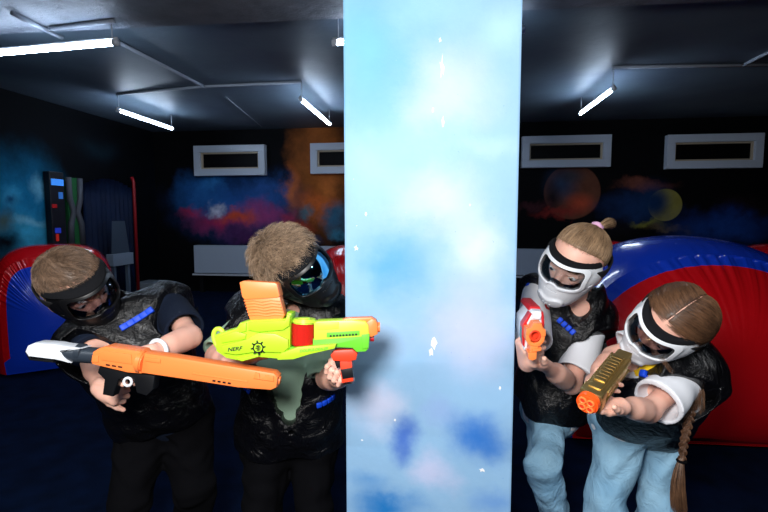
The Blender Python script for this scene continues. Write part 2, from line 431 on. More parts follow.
pil_m = paint_mat('pillar_sky_paint', (150, 192, 228), pbl, 0, 2, rough=.5, warp=.16, wscale=5.5, spec=.3, grain=(10, .93), bump=(60, .12, .004),
                  speckle=[(150, .765, (120, 170, 225)), (85, .80, (240, 244, 250)), (210, .775, (90, 140, 214))])
bm = bmesh.new(); box(bm, (pl[0], YP, 0), (pr[0], YP+.5, CEIL-.001), .006)
o = link('pillar', bm_mesh('pillar', bm), None, [pil_m], smooth=False); o['kind'] = 'structure'
o['label'] = 'square pillar painted as a blue sky with white clouds'
# chipped paint spots on the pillar face
bm = bmesh.new()
for (px, py, w, h) in [(442, 67, 1.6, 9), (443, 122, 1.2, 5), (433, 110, 1, 2.5), (434, 343, 3, 6), (431, 352, 2, 4), (356, 248, 1.6, 2.4), (366, 214, 1, 2), (482, 470, 2.4, 1.8), (500, 388, 1, 2), (440, 40, 1, 2), (395, 420, 1, 1.4), (470, 205, .8, 1.2), (362, 440, 1, 1)]:
    c = UY(px, py, YP); k = 1.26/F; n = 9; ph = random.random()*6
    r = [(1+.45*math.sin(3*i+ph)) for i in range(n)]
    vs = [bm.verts.new((c[0]+w*k*r[i]*math.cos(2*PI*i/n), YP-.0006, c[2]+h*k*r[i]*math.sin(2*PI*i/n))) for i in range(n)]
    bm.faces.new(vs)
chip_m = mat('bare_plaster', (250, 250, 250), .8)
link('paint_chips', bm_mesh('paint_chips', bm), o, [chip_m], smooth=False)
# ------------------------------------------------------------------ windows, high in the back wall
frame_m = mat('window_pvc', (196, 206, 220), .35); reveal_m = mat('window_reveal', (188, 172, 148), .5)
pane_m = mat('night_pane', (5, 4, 6), .5, spec=.12)
for i, (x0, y0, x1, y1) in enumerate([(197, 146, 267, 176), (312, 143.5, 382, 174), (521, 136.5, 609, 168), (664, 135, 759, 169)]):
    a, b = UY(x0, (y0+y1)/2, YB), UY(x1, (y0+y1)/2, YB)
    zt, zb = UY((x0+x1)/2, y0, YB)[2], UY((x0+x1)/2, y1, YB)[2]
    X0, X1 = a[0], b[0]; t = .10
    g = empty('window_%d' % (i+1), ((X0+X1)/2, YB, zb)); g['kind'] = 'structure'
    bm = bmesh.new()
    for lo, hi in (((X0, zb), (X1, zb+t)), ((X0, zt-t), (X1, zt)), ((X0, zb+t), (X0+t, zt-t)), ((X1-t, zb+t), (X1, zt-t))):
        box(bm, (lo[0], YB-.10, lo[1]), (hi[0], YB-.002, hi[1]), .006)
    link('window_frame', bm_mesh('window_frame', bm), g, [frame_m], smooth=False)
    bm = bmesh.new(); r = .022
    A0, A1, B0, B1 = X0+t, X1-t, zb+t, zt-t
    for lo, hi in (((A0, B0), (A1, B0+r)), ((A0, B1-r), (A1, B1)), ((A0, B0+r), (A0+r, B1-r)), ((A1-r, B0+r), (A1, B1-r))):
        box(bm, (lo[0], YB-.06, lo[1]), (hi[0], YB-.002, hi[1]), .003)
    link('sash', bm_mesh('sash', bm), g, [reveal_m], smooth=False)
    bm = bmesh.new(); box(bm, (A0+r, YB-.03, B0+r), (A1-r, YB-.004, B1-r)); link('pane', bm_mesh('pane', bm), g, [pane_m], smooth=False)
    bm = bmesh.new(); box(bm, ((X0+X1)/2-.05, YB-.112, zt-t*.62), ((X0+X1)/2+.05, YB-.10, zt-t*.4), .003); link('catch', bm_mesh('catch', bm), g, [frame_m], smooth=False)
# ------------------------------------------------------------------ ceiling tube lights and conduits
led_m = mat('led_diffuser', (235, 245, 255), .4, emit=((210, 230, 255), 52.0))
white_m = mat('white_metal', (200, 205, 212), .4); grey_m = mat('conduit_plastic', (150, 158, 170), .5)
def tube_light(pa, pb_, drop, label):
    """tube between two points, its hangers reach the ceiling above"""
    pa, pb_ = Vector(pa), Vector(pb_)
    g = empty('tube_light', (pa+pb_)/2, label, 'ceiling light', 'hanging tube lights')
    d = (pb_-pa).normalized()
    bm = bmesh.new(); tube(bm, [pa+d*.02, pb_-d*.02], .017, 12); link('diffuser', bm_mesh('diffuser', bm), g, [led_m])
    bm = bmesh.new()
    tube(bm, [pa+Vector((0, 0, .024)), pb_+Vector((0, 0, .024))], .010, 8)
    link('housing', bm_mesh('housing', bm), g, [white_m])
    for p in (pa, pb_):
        s = 1 if p == pa else -1
        bm = bmesh.new(); tube(bm, [p-d*.005*s, p+d*.03*s], .020, 12); link('end_cap', bm_mesh('end_cap', bm), g, [white_m])
    for f in (.03, .97):
        p = pa.lerp(pb_, f); bm = bmesh.new(); tube(bm, [p+Vector((0, 0, .02)), Vector((p.x, p.y, p.z+drop))], .0035, 6)
        link('hanger', bm_mesh('hanger', bm), g, [white_m])
    return g
zl = CEIL-.17
a = UZ(117.5, 42.5, CEIL-.11-.13); b = UZ(-40, 56.5, CEIL-.11-.13)
tube_light(a, b, .13, 'brightest tube light, under the ceiling beam at the upper left, running out of the picture')
tube_light(UZ(117, 110, zl), UZ(173, 129, zl), .17, 'tube light hanging over the left side, left of the high window')
tube_light(UZ(300.5, 99, zl), UZ(330, 124.5, zl), .17, 'thin slanting tube light close to the left edge of the pillar')
tube_light(UZ(614, 88.5, zl), UZ(580, 114, zl), .17, 'tube light hanging to the right of the pillar')
a = UZ(333, 43, zl); tube_light(a, (a[0]+1.2, a[1]-.05, a[2]), .17, 'tube light mostly hidden by the pillar, only its end showing')
def conduit(pts, label, r=.014):
    bm = bmesh.new(); tube(bm, pts, r, 8)
    o = link('cable_conduit', bm_mesh('cable_conduit', bm), None, [grey_m]); tag(o, label, 'conduit', 'ceiling cable conduits'); return o
zc = CEIL-.014
conduit([UZ(112, 39, zc), UZ(205, 87, zc)], 'grey conduit running away along the ceiling from the brightest tube light')
conduit([UZ(117, 94.5, zc), UZ(203, 86.6, zc), UZ(301, 82, zc)], 'faint grey conduit crossing the ceiling between two hanging tube lights')
zb2 = CEIL-.125
conduit([UZ(12, 13, zb2), UZ(62, 38, zb2)], 'grey conduit slanting across the beam above the brightest tube light')
conduit([UZ(50, 29, zb2), UZ(114, 21, zb2)], 'short grey conduit along the beam towards the end of the brightest tube light')
conduit([UZ(612.5, 67.5, zc), UZ(790, 64.5, zc)], 'long grey conduit along the ceiling right of the pillar')
conduit([UZ(744, 64.5, zc), UZ(790, 42, zc)], 'grey conduit branching off to the upper right corner')
conduit([UZ(226, 37+60, zc), UZ(262, 127, zc)], 'thin pale cable line on the ceiling above the left high window', .005)
# ------------------------------------------------------------------ long low heater cover on the back wall
hc_m = mat('heater_white', (176, 188, 204), .45)
def heater(x0, x1, ytop, ybot, label):
    a, b = UY(x0, 262, YB-.12), UY(x1, 262, YB-.12)
    zt, z0 = UY((x0+x1)/2, ytop, YB-.12)[2], UY((x0+x1)/2, ybot, YB-.12)[2]
    g = empty('heater_cover', ((a[0]+b[0])/2, YB-.08, 0), label, 'heater', 'low heater covers on the back wall')
    bm = bmesh.new(); box(bm, (a[0], YB-.12, z0), (b[0], YB-.001, zt), .008); link('front_board', bm_mesh('front_board', bm), g, [hc_m], smooth=False)
    bm = bmesh.new(); box(bm, (a[0]-.02, YB-.15, z0-.035), (b[0]+.02, YB-.002, z0-.012), .004); link('bottom_rail', bm_mesh('bottom_rail', bm), g, [white_m], smooth=False)
    n = 3
    for i in range(n):
        x = a[0]+.1+(b[0]-a[0]-.2)*i/(n-1); bm = bmesh.new(); box(bm, (x-.03, YB-.1, 0), (x+.03, YB-.03, z0-.03)); link('leg', bm_mesh('leg', bm), g, [dark_wall], smooth=False)
heater(194, 342, 246, 274, 'long pale grey heater cover along the back wall left of the pillar')
heater(470, 546, 249, 275, 'pale grey heater cover on the back wall just right of the pillar')
# low grey plinth near it
a = UZ(172, 289, .0); bm = bmesh.new(); box(bm, (a[0]-.22, 6.2, 0), (a[0]+.2, 6.55, .2), .01)
tag(link('step_block', bm_mesh('step_block', bm), None, [mat('block_grey', (120, 128, 136), .6)], smooth=False), 'low grey block on the floor beside the left heater cover', 'block')
# ------------------------------------------------------------------ things along the left wall
def wallpt(px, py, off=.0):
    return UX(px, py, XL+off)
blue_cloth = mat('blue_curtain', (16, 46, 92), .7, var=(3, (8, 26, 60), 2)); red_m = mat('red_paint', (150, 16, 26), .5)
g0 = wallpt(131, 200, .05); g1 = wallpt(82, 200, .05)
bm = bmesh.new(); nn = 60; rows = []
for i in range(nn+1):
    y = g1[1]+(g0[1]-g1[1])*i/nn; x = XL+.06+.025*math.sin(i*1.1)
    rows.append([bm.verts.new((x, y, z)) for z in (.01, .7, 1.4, 1.55+.1*math.sin(PI*i/nn))])
for i in range(nn):
    for j in range(3): bm.faces.new((rows[i][j], rows[i+1][j], rows[i+1][j+1], rows[i][j+1]))
bmesh.ops.solidify(bm, geom=bm.faces[:], thickness=.006)
tag(link('curtain', bm_mesh('curtain', bm), None, [blue_cloth]), 'dark blue pleated curtain on the left wall beside the red post', 'curtain')
bm = bmesh.new(); p = wallpt(132.5, 200, .12)
tube(bm, [(XL+.12, p[1]+.04, 0.0), (XL+.12, p[1]+.04, wallpt(132, 182, .1)[2]), (XL+.10, p[1]+.03, wallpt(131, 177, .1)[2])], .022, 10)
tag(link('post', bm_mesh('post', bm), None, [red_m]), 'slim upright red post at the end of the blue curtain', 'post')
# grey board leaning there
p0 = wallpt(113, 262, .3); p1 = wallpt(130, 262, .3)
g = empty('easel_board', (XL+.3, (p0[1]+p1[1])/2, 0), 'grey easel board with a pale tray, standing before the blue curtain', 'board')
zt, zm, zb = wallpt(122, 221, .3)[2], wallpt(122, 253, .3)[2], wallpt(122, 265, .3)[2]
gb = mat('board_grey', (88, 104, 122), .5); lt = mat('board_pale', (128, 142, 158), .5)
bm = bmesh.new()
for (ya, yb_, za, zb_) in ((p0[1]+.06, p1[1], zm, zt),):
    v = [bm.verts.new(c) for c in ((XL+.3, p0[1]-.02, zm), (XL+.3, p1[1], zm), (XL+.25, p1[1], zt), (XL+.25, p0[1]+.08, zt))]; bm.faces.new(v)
bmesh.ops.solidify(bm, geom=bm.faces[:], thickness=.02)
link('panel', bm_mesh('panel', bm), g, [gb], smooth=False)
bm = bmesh.new(); box(bm, (XL+.24, p0[1]-.04, zb), (XL+.34, p1[1]+.02, zm-.003), .005); link('tray', bm_mesh('tray', bm), g, [lt], smooth=False)
for y in (p0[1]+.02, p1[1]-.04):
    bm = bmesh.new(); box(bm, (XL+.27, y-.02, 0), (XL+.31, y+.02, zb-.002)); link('leg', bm_mesh('leg', bm), g, [gb], smooth=False)
# green and grey panel
p0 = wallpt(68, 200, .05); p1 = wallpt(80, 200, .05)
zt, zb = wallpt(74, 178, .05)[2], wallpt(74, 245, .05)[2]
g = empty('totem_panel', (XL+.03, (p0[1]+p1[1])/2, zb), 'narrow green panel with a grey hourglass frame on the left wall', 'panel')
bm = bmesh.new(); box(bm, (XL+.002, p0[1], zb), (XL+.05, p1[1], zt)); link('backing', bm_mesh('backing', bm), g, [mat('totem_green', (18, 92, 44), .6)], smooth=False)
bm = bmesh.new(); yc = (p0[1]+p1[1])/2; zc2 = (zb+zt)/2; w = (p1[1]-p0[1])/2
for s in (-1, 1):
    tube(bm, [(XL+.06, yc+s*w*.95, zb), (XL+.06, yc+s*w*.85, zb+.25), (XL+.06, yc+s*.03, zc2), (XL+.06, yc+s*w*.85, zt-.25), (XL+.06, yc+s*w*.95, zt)], .035, 6)
link('hourglass_frame', bm_mesh('hourglass_frame', bm), g, [mat('totem_grey', (72, 74, 82), .6)])
# arcade cabinet
p0 = wallpt(50.5, 200, .08); p1 = wallpt(65, 200, .08)
zt = wallpt(58, 172, .08)[2]
g = empty('arcade_cabinet', (XL+.05, (p0[1]+p1[1])/2, 0), 'tall dark arcade cabinet with a glowing blue screen at the left wall', 'cabinet')
bm = bmesh.new(); box(bm, (XL+.004, p0[1], 0), (XL+.08, p1[1], zt), .01); link('body', bm_mesh('body', bm), g, [mat('cabinet_dark', (8, 8, 20), .5)], smooth=False)
def glow(name, px0, py0, px1, py1, c, e):
    a, b = wallpt(px0, py0, .085), wallpt(px1, py1, .085)
    bm = bmesh.new(); box(bm, (XL+.08, a[1], b[2]), (XL+.09, b[1], a[2]), .004); link(name, bm_mesh(name, bm), g, [mat(name+'_glow', c, .4, emit=(c, e))], smooth=False)
glow('screen', 51, 178.5, 63.5, 186, (58, 132, 226), .75)
glow('lamp', 58.5, 192, 63, 199, (50, 110, 190), .4)
glow('lamp', 52, 204, 57, 208, (150, 20, 24), .25)
glow('lamp', 56, 234, 59, 241, (190, 40, 30), .3)
glow('lamp', 55, 228, 61, 233, (40, 60, 190), .3)
# ------------------------------------------------------------------ inflatable bunkers
def vinyl(name, c): return mat(name, c, .24, spec=.5, bump=(7, .2, .02), coat=.5)
vin_red = vinyl('vinyl_red', (196, 12, 22)); vin_blue = vinyl('vinyl_blue', (16, 58, 190))
def bunker(loc, width, height, thick, yaw, front, rim, label, sq=2.6, bulge=.16, rimbulge=.08, edge=.90, seed=1, name='inflatable_bunker'):
    g = empty(name, loc, label, 'inflatable', 'inflatable arena bunkers')
    Rz = Matrix.Rotation(yaw, 3, 'Z'); L = Vector(loc)
    rs = np.random.RandomState(seed)
    n = 220
    def outline(s):   # s 0..1 from bottom left over the top to bottom right
        a = PI*(1.08-1.16*s)
        c, sn = math.cos(a), math.sin(a)
        x = width/2*math.copysign(abs(c)**(2/sq), c); z = height*.42+height*.58*math.copysign(abs(sn)**(2/sq), sn)
        return Vector((x, 0, max(z, 0)))
    pts = [outline(i/n) for i in range(n+1)]
    b0 = Vector((-width*.47, 0, 0.02)); b1 = Vector((width*.47, 0, 0.02))
    pts = [Vector((pts[0].x*.97, 0, .02))]+pts+[Vector((pts[-1].x*.97, 0, .02))]
    n = len(pts)-1
    cen = Vector((0, 0, height*.45))
    wr = np.array([.5+.5*math.sin(i*.93+2.6*math.sin(i*.17)+rs.rand()*.9)+.5*math.sin(i*1.9+1+3*math.sin(i*.31)) for i in range(n+1)])
    wr *= np.clip(.5+.8*np.sin(np.arange(n+1)*.05+seed), .15, 1.3)
    for side, nm, mt in ((-1, 'front_panel', front), (1, 'back_panel', front)):
        bm = bmesh.new(); rings = []; lay_ = bm.faces.layers.float.new('r')
        rr = [1, .985, .965, .94, .91, .87, .82, .76, .68, .58, .46, .32, .17]
        for r in rr:
            row = []
            for i, p in enumerate(pts):
                q = cen+(p-cen)*r
                y = side*(thick/2+bulge*(1-r**2.4))
                y += -side*.014*wr[i]*math.exp(-((1-r)/.13))*(1-math.exp(-(1-r)/.012))*1.8
                row.append(bm.verts.new(L+Rz @ Vector((q.x, y, max(q.z, .01)))))
            rings.append(row)
        c = bm.verts.new(L+Rz @ Vector((cen.x, side*(thick/2+bulge), cen.z)))
        for k in range(len(rr)-1):
            for i in range(n):
                f = (rings[k][i], rings[k][i+1], rings[k+1][i+1], rings[k+1][i]); ff = bm.faces.new(f if side > 0 else f[::-1]); ff[lay_] = rr[k+1] if i > 0 and i < n-1 else 0
            f = (rings[k][n], rings[k][0], rings[k+1][0], rings[k+1][n]); bm.faces.new(f if side > 0 else f[::-1])
        for i in range(n): 
            f = (rings[-1][i], rings[-1][i+1], c); bm.faces.new(f if side > 0 else f[::-1])
        bm.faces.new((rings[-1][n], rings[-1][0], c) if side > 0 else (c, rings[-1][0], rings[-1][n]))
        bmesh.ops.recalc_face_normals(bm, faces=bm.faces)
        for f in bm.faces:
            if f[lay_] > edge: f.material_index = 1
        link(nm, bm_mesh(nm, bm), g, [mt, rim])
    bm = bmesh.new(); rows = []; T = 14
    for i, p in enumerate(pts):
        t = pts[min(i+1, n)]-pts[max(i-1, 0)]; o = Vector((-t.z, 0, t.x)); o = o.normalized() if o.length > 0 else Vector((0, 0, 1))
        if (p-cen).dot(o) < 0: o = -o
        row = []
        for k in range(T+1):
            u = -1+2*k/T; w = rimbulge*(1-abs(u)**2.2)
            w += .010*wr[i]*math.exp(-(1-abs(u))/.10)*(1-math.exp(-(1-abs(u))/.03))
            q = p+o*w+Vector((0, u*thick/2, 0)); q.z = max(q.z, .005)
            row.append(bm.verts.new(L+Rz @ q))
        rows.append(row)
    for i in range(n):
        for k in range(T): bm.faces.new((rows[i][k], rows[i+1][k], rows[i+1][k+1], rows[i][k+1]))
    bmesh.ops.recalc_face_normals(bm, faces=bm.faces)
    link('rim', bm_mesh('rim', bm), g, [rim])
    return g
p = UZ(690, 440, 0.0)
c = U(676, 300, 2.6)
bunker((c[0], c[1], 0), 1.32, .97, .62, YAW-.10, vin_red, vin_blue, 'big red inflatable bunker with a blue top band, behind the two girls', sq=2.1, bulge=.26, seed=2)
c = U(57, 300, 3.7)
bunker((c[0], c[1], 0), .64, .86, .5, YAW+.55, vin_blue, vin_red, 'blue inflatable bunker with a red top, behind the boy at the far left', sq=4, bulge=.12, edge=.87, seed=5)
c = U(352, 290, 4.3)
bunker((c[0], c[1], 0), .62, .82, .5, YAW, vin_red, vin_red, 'small dark red inflatable bunker half hidden by the pillar', sq=3, seed=3)
c = U(792, 290, 4.2)
bunker((c[0], c[1], 0), 1.25, .84, .5, YAW, vin_red, vin_red, 'dark red inflatable bunker farther back at the right edge', sq=3.2, seed=4)
c = U(596, 290, 4.3)
bunker((c[0], c[1], 0), .8, .86, .5, YAW, vin_red, vin_red, 'dark red inflatable bunker showing just behind the blue top band', sq=3.2, seed=6)
# ------------------------------------------------------------------ people
skin_m = mat('skin', (238, 190, 170), .5, spec=.35, bump=(90, .06, .002), var=(14, (228, 168, 148), 2))
skin_m.node_tree.nodes['Principled BSDF'].inputs['Subsurface Weight'].default_value = .08
skin_m.node_tree.nodes['Principled BSDF'].inputs['Subsurface Radius'].default_value = (.01, .004, .002)
lip_m = mat('lips', (190, 104, 98), .45); eyew_m = mat('eye_white', (232, 228, 224), .25); iris_m = mat('iris', (62, 70, 78), .2); pup_m = mat('pupil', (8, 8, 10), .15); brow_m = mat('brow', (112, 78, 54), .7)
BODY = [skin_m, eyew_m, iris_m, pup_m, lip_m, brow_m]
navy_m = mat('navy_cotton', (14, 24, 42), .85, spec=.2, bump=(420, .25, .001))
sage_m = mat('sage_cotton', (150, 178, 156), .85, spec=.2, bump=(420, .25, .001))
whitec_m = mat('white_cotton', (232, 234, 240), .85, spec=.2, bump=(380, .25, .001))
blackc_m = mat('black_cloth', (9, 9, 12), .95, spec=.06, bump=(300, .3, .001))
vest_m = mat('vest_leatherette', (8, 8, 11), .28, spec=.45, bump=(20, .8, .014, 1.8))
web_m = mat('blue_webbing', (10, 74, 220), .55, bump=(500, .3, .001))
jeans_m = mat('light_denim', (150, 190, 214), .85, spec=.2, bump=(16, .55, .016, 2.2), var=(9, (118, 162, 192), 2.2))
shoe_m = mat('shoe_grey', (60, 62, 70), .6); sole_m = mat('shoe_sole', (210, 210, 212), .6)
mblack = mat('mask_black', (11, 11, 13), .38, spec=.5); foam_m = mat('foam_black', (20, 21, 24), .9, spec=.15, bump=(500, .4, .001))
mwhite = mat('mask_white', (226, 230, 236), .35, spec=.5); strap_m = mat('strap_black', (13, 13, 15), .8, bump=(500, .3, .001))
clear_lens = lens_mat('clear_lens', (.9, .93, .95), .03); smoke_lens = lens_mat('smoke_lens', (.72, .70, .72), .05)

def view_basis(c):
    t = nrm(CAM-c); r = nrm(RT-t*RT.dot(t)); return r, np.cross(t, r), t
def head_frame(c, phi, th, psi):
    r, u, t = view_basis(c); phi, th, psi = (math.radians(a) for a in (phi, th, psi))
    L0 = math.cos(phi)*r+math.sin(phi)*u; n = math.sin(phi)*r-math.cos(phi)*u
    face = n*math.sin(th)+t*math.cos(th); up = -n*math.cos(th)+t*math.sin(th)
    face = face*math.cos(psi)+L0*math.sin(psi)
    X = np.cross(face, up)
    return np.stack([X, face, up], 1)      # columns: right, forward, up
def head_prims(c, R, s):
    T = lambda p: c+R@(np.asarray(p, float)*s)
    e = lambda p, rad, k=.02, op='u': el(T(p), np.array(rad)*s, R, k, op)
    r = lambda a, b, ra, rb=None, k=.01, op='u': rc(T(a), T(b), ra*s, (ra if rb is None else rb)*s, k, op)
    P = [e((0, -.010, .024), (.076, .093, .084), .02), e((0, .020, -.035), (.059, .068, .076), .03), e((0, .030, -.075), (.042, .052, .036), .03),
         r((0, .066, -.094), (0, .060, -.096), .017, k=.025), e((.036, .052, -.040), (.026, .024, .026), .02), e((-.036, .052, -.040), (.026, .024, .026), .02),
         r((-.03, .080, .016), (.03, .080, .016), .010, k=.014),
         r((.033, .092, -.001), (.029, .094, -.002), .014, k=.012, op='s'), r((-.033, .092, -.001), (-.029, .094, -.002), .014, k=.012, op='s'),
         e((.032, .072, -.001), (.0135,)*3, .003), e((-.032, .072, -.001), (.0135,)*3, .003),
         r((.020, .083, .0065), (.043, .076, .0055), .0062, k=.003), r((-.020, .083, .0065), (-.043, .076, .0055), .0062, k=.003),
         r((0, .084, .004), (0, .102, -.034), .0075, .0105, k=.012), e((.010, .094, -.036), (.008, .009, .007), .006), e((-.010, .094, -.036), (.008, .009, .007), .006),
         r((-.017, .083, -.0625), (.017, .083, -.0625), .005, k=.006), r((-.014, .084, -.070), (.014, .084, -.070), .006, k=.006)]
    for sx in (1, -1):
        P += [e((sx*.077, -.010, -.018), (.010, .019, .030), .006), e((sx*.084, -.004, -.016), (.006, .010, .018), .006, 's')]
    P.append(r((0, -.022, -.05), (0, -.030, -.11), .046, .045, k=.03))
    return P, T
def hand_prims(w, fw, pn, side, s=.82, curl=(35, 45, 25), spread=5, thumb=(.55, .75, .35), thc=.5, curls=None):
    """w wrist, fw pointing direction, pn the way the palm faces; side=+1: thumb lies along fw x pn"""
    fw = nrm(fw); pn = nrm(np.asarray(pn)-fw*np.dot(pn, fw)); sd = np.cross(fw, pn)*side
    P = []; lens = [(.036, .023, .018), (.040, .026, .019), (.037, .024, .018), (.029, .019, .016)]
    rad = [.0088, .009, .0086, .0076]
    for i in range(4):
        o = (1.5-i)
        b = w+fw*(.076-.004*abs(o-.4))*s+sd*o*.0185*s
        P.append(rc(w+sd*o*.008*s, b, .016*s, .0125*s, k=.010))
        a = 0; p = b; d0 = nrm(fw+sd*o*math.tan(math.radians(spread)))
        cu = curls[i] if curls else curl
        for j in range(3):
            a += math.radians(cu[j]); d = d0*math.cos(a)+pn*math.sin(a)
            q = p+d*lens[i][j]*s; P.append(rc(p, q, rad[i]*s*(1-.07*j), rad[i]*s*(.94-.09*j), k=.0035)); p = q
    d = nrm(sd*thumb[0]+fw*thumb[1]+pn*thumb[2]); b = w+fw*.018*s+sd*.020*s
    m1 = b+d*.040*s; P.append(rc(b, m1, .0155*s, .0108*s, k=.010))
    d2 = nrm(d*(1-thc)+fw*thc*.8+pn*thc*.5); m2 = m1+d2*.027*s; P.append(rc(m1, m2, .0104*s, .0096*s, k=.0035))
    d3 = nrm(d2+pn*.25+fw*.15); P.append(rc(m2, m2+d3*.021*s, .0096*s, .0078*s, k=.0035))
    return P
def strands(roots, paths, rad, name, parent, m, seg=3):
    """paths (n, t, 3) -> thin tapering tubes"""
    n, T, _ = paths.shape
    tang = np.gradient(paths, axis=1); tang /= np.maximum(np.linalg.norm(tang, axis=2, keepdims=True), 1e-9)
    ref = np.random.RandomState(1).randn(n, 1, 3); a = np.cross(tang, ref); a /= np.maximum(np.linalg.norm(a, axis=2, keepdims=True), 1e-9); b = np.cross(tang, a)
    tp = (np.linspace(1, .25, T)*np.clip(np.linspace(0, 1, T)*5+.45, 0, 1))[None, :, None]; rr = np.asarray(rad).reshape(-1, 1, 1)*tp
    V = np.stack([paths+rr*(a*math.cos(2*PI*k/seg)+b*math.sin(2*PI*k/seg)) for k in range(seg)], 2)   # n,T,seg,3
    idx = np.arange(n*T*seg).reshape(n, T, seg); Q = []
    for k in range(seg):
        k2 = (k+1) % seg
        Q.append(np.stack([idx[:, :-1, k], idx[:, :-1, k2], idx[:, 1:, k2], idx[:, 1:, k]], -1).reshape(-1, 4))
    me = npmesh(name, V.reshape(-1, 3), np.concatenate(Q))
    return link(name, me, parent, [m])
SCALP_C = np.array([0, -.010, .024]); SCALP_R = np.array([.078, .095, .086])
def scalp(dirs): return SCALP_C+dirs*SCALP_R
def hair_zone(d, lowback=-.75, front=.55, side=-.35):
    """unit directions from the scalp centre where hair grows"""
    y, z = d[:, 1], d[:, 2]
    lim = np.where(y > .25, .30+(y-.25)*front, np.where(y > -.25, side+(y+.25)*(.30-side)/.5, lowback+(y+1)*(side-lowback)/.75))
    return z > lim
def sample_dirs(n, seed, hj=.06, **kw):
    r = np.random.RandomState(seed); d = r.randn(n*3, 3); d /= np.linalg.norm(d, axis=1, keepdims=True)
    jit = d.copy(); jit[:, 2] -= np.abs(r.randn(len(d)))*hj
    return d[hair_zone(jit, **kw)][:n]
def cap_obj(c, R, s, parent, m, off=.004, **kw):
    def f(P):
        q = ((P-c.astype(np.float32))@R.astype(np.float32))/s-SCALP_C.astype(np.float32)
        rr = (SCALP_R+off).astype(np.float32)
        k0 = np.linalg.norm(q/rr, axis=-1); k1 = np.linalg.norm(q/rr**2, axis=-1); d = k0*(k0-1)/np.maximum(k1, 1e-5)
        u = q/SCALP_R.astype(np.float32); u = u/np.maximum(np.linalg.norm(u, axis=-1, keepdims=True), 1e-6)
        y, z = u[..., 1], u[..., 2]; front = kw.get('front', .55); side = kw.get('side', -.35); lowback = kw.get('lowback', -.75)
        lim = np.where(y > .25, .30+(y-.25)*front, np.where(y > -.25, side+(y+.25)*(.30-side)/.5, lowback+(y+1)*(side-lowback)/.75))
        if kw.get('part'): d = np.maximum(d, .0016-np.abs(q[..., 0]-.0))
        return np.maximum(np.maximum(d, -(d+.016)), (lim+.09-z)*.08)*s
    e = .125*s
    return sdf_obj('hair_base', [fnp(f, c-e, c+e, 0)], .003, parent, [m])
def short_hair(c, R, s, parent, m, length, n, seed, mess=.35, lift=.5, rad=.0006, flow=(0, .6, 0), whorl=(.1, -.55, .83), **kw):
    d = sample_dirs(n, seed, **kw); r = np.random.RandomState(seed+9); n = len(d)
    root = scalp(d); nor = d/SCALP_R; nor /= np.linalg.norm(nor, axis=1, keepdims=True)
    w = nrm(whorl); away = d-w[None, :]; away /= np.maximum(np.linalg.norm(away, axis=1, keepdims=True), 1e-6)
    swirl = np.cross(w[None, :], d)
    t = away*.8+swirl*.55+np.array(flow)*.5+r.randn(n, 3)*mess
    clump = np.stack([np.sin(d@a*8+i)+.8*np.sin(d@a[::-1]*17+i) for i, a in enumerate(r.randn(3, 3))], 1)*mess*1.3
    t = t+clump
    t -= nor*(t*nor).sum(1, keepdims=True); t /= np.maximum(np.linalg.norm(t, axis=1, keepdims=True), 1e-6)
    Ls = length*(.65+.6*r.rand(n)); Ls = Ls*np.clip(.55+.6*(d[:, 2]+.3), .4, 1.1)
    T = 5; path = []
    for i in range(T):
        x = i/(T-1)
        path.append(root+t*(Ls*x)[:, None]*.95+nor*(Ls*(lift*x-(lift*.55)*x*x))[:, None]+nor*.001-nor*((Ls*x)**2/.19)[:, None]*.0)
    path = np.stack(path, 1)
    # keep the tips outside the skull
    q = (path-SCALP_C)/(SCALP_R+.003); k = np.linalg.norm(q, axis=2, keepdims=True); path = np.where(k < 1, SCALP_C+(path-SCALP_C)/np.maximum(k, 1e-6), path)
    W = c+(path*s)@R.T
    return strands(None, W, rad*(.7+.6*r.rand(n)), 'hair', parent, m)
# ---- masks, modelled once in the head's own frame, placed with the head's matrix
def mask_fields():
    A = lambda P, o: _el(P, (0, .010, .000), (.089+o, .116+o, .085+o))
    B = lambda P, o: _el(P, (0, .030, -.060), (.066+o, .094+o, .078+o))
    return A, B
def _el(P, c, r):
    q = P-np.array(c, np.float32); r = np.array(r, np.float32)
    k0 = np.linalg.norm(q/r, axis=-1); k1 = np.linalg.norm(q/r**2, axis=-1); return k0*(k0-1)/np.maximum(k1, 1e-5)
def smin(a, b, k): 
    t = np.clip(.5+.5*(b-a)/k, 0, 1); return b+(a-b)*t-k*t*(1-t)
def face_outer(P, o):
    A, B = mask_fields(); return smin(A(P, o), B(P, o), .03)
def lens_hole(P, g=0):
    x, z = np.abs(P[..., 0]), P[..., 2]
    qx = x-(.064+g-.016); qz = np.abs(z-.008)-(.028+g-.016)
    d = np.sqrt(np.maximum(qx, 0)**2+np.maximum(qz, 0)**2)+np.minimum(np.maximum(qx, qz), 0)-.016
    nose = np.sqrt((x/1.0)**2+(z+.038)**2)-.022
    d = np.maximum(d, -nose)
    return np.maximum(d, .03-P[..., 1])
def cap3(P, a, b, r):
    a, b = np.array(a, np.float32), np.array(b, np.float32); ba = b-a; q = P-a
    t = np.clip(q@ba/ba.dot(ba), 0, 1); return np.linalg.norm(q-t[..., None]*ba, axis=-1)-r
def mask_region(P):
    x, y, z = P[..., 0], P[..., 1], P[..., 2]
    brow = z-(.047-.10*np.clip(np.abs(x)-.03, 0, 1)**1.0*.0-.12*np.clip(.06-y, 0, 1))
    back = .012-y
    jaw = (-(z+.050)-(y-.012)*1.05)*.69      # lower edge climbs to the ear
    bot = -(z+.122)
    return np.maximum(np.maximum(brow, back), np.maximum(jaw, bot))
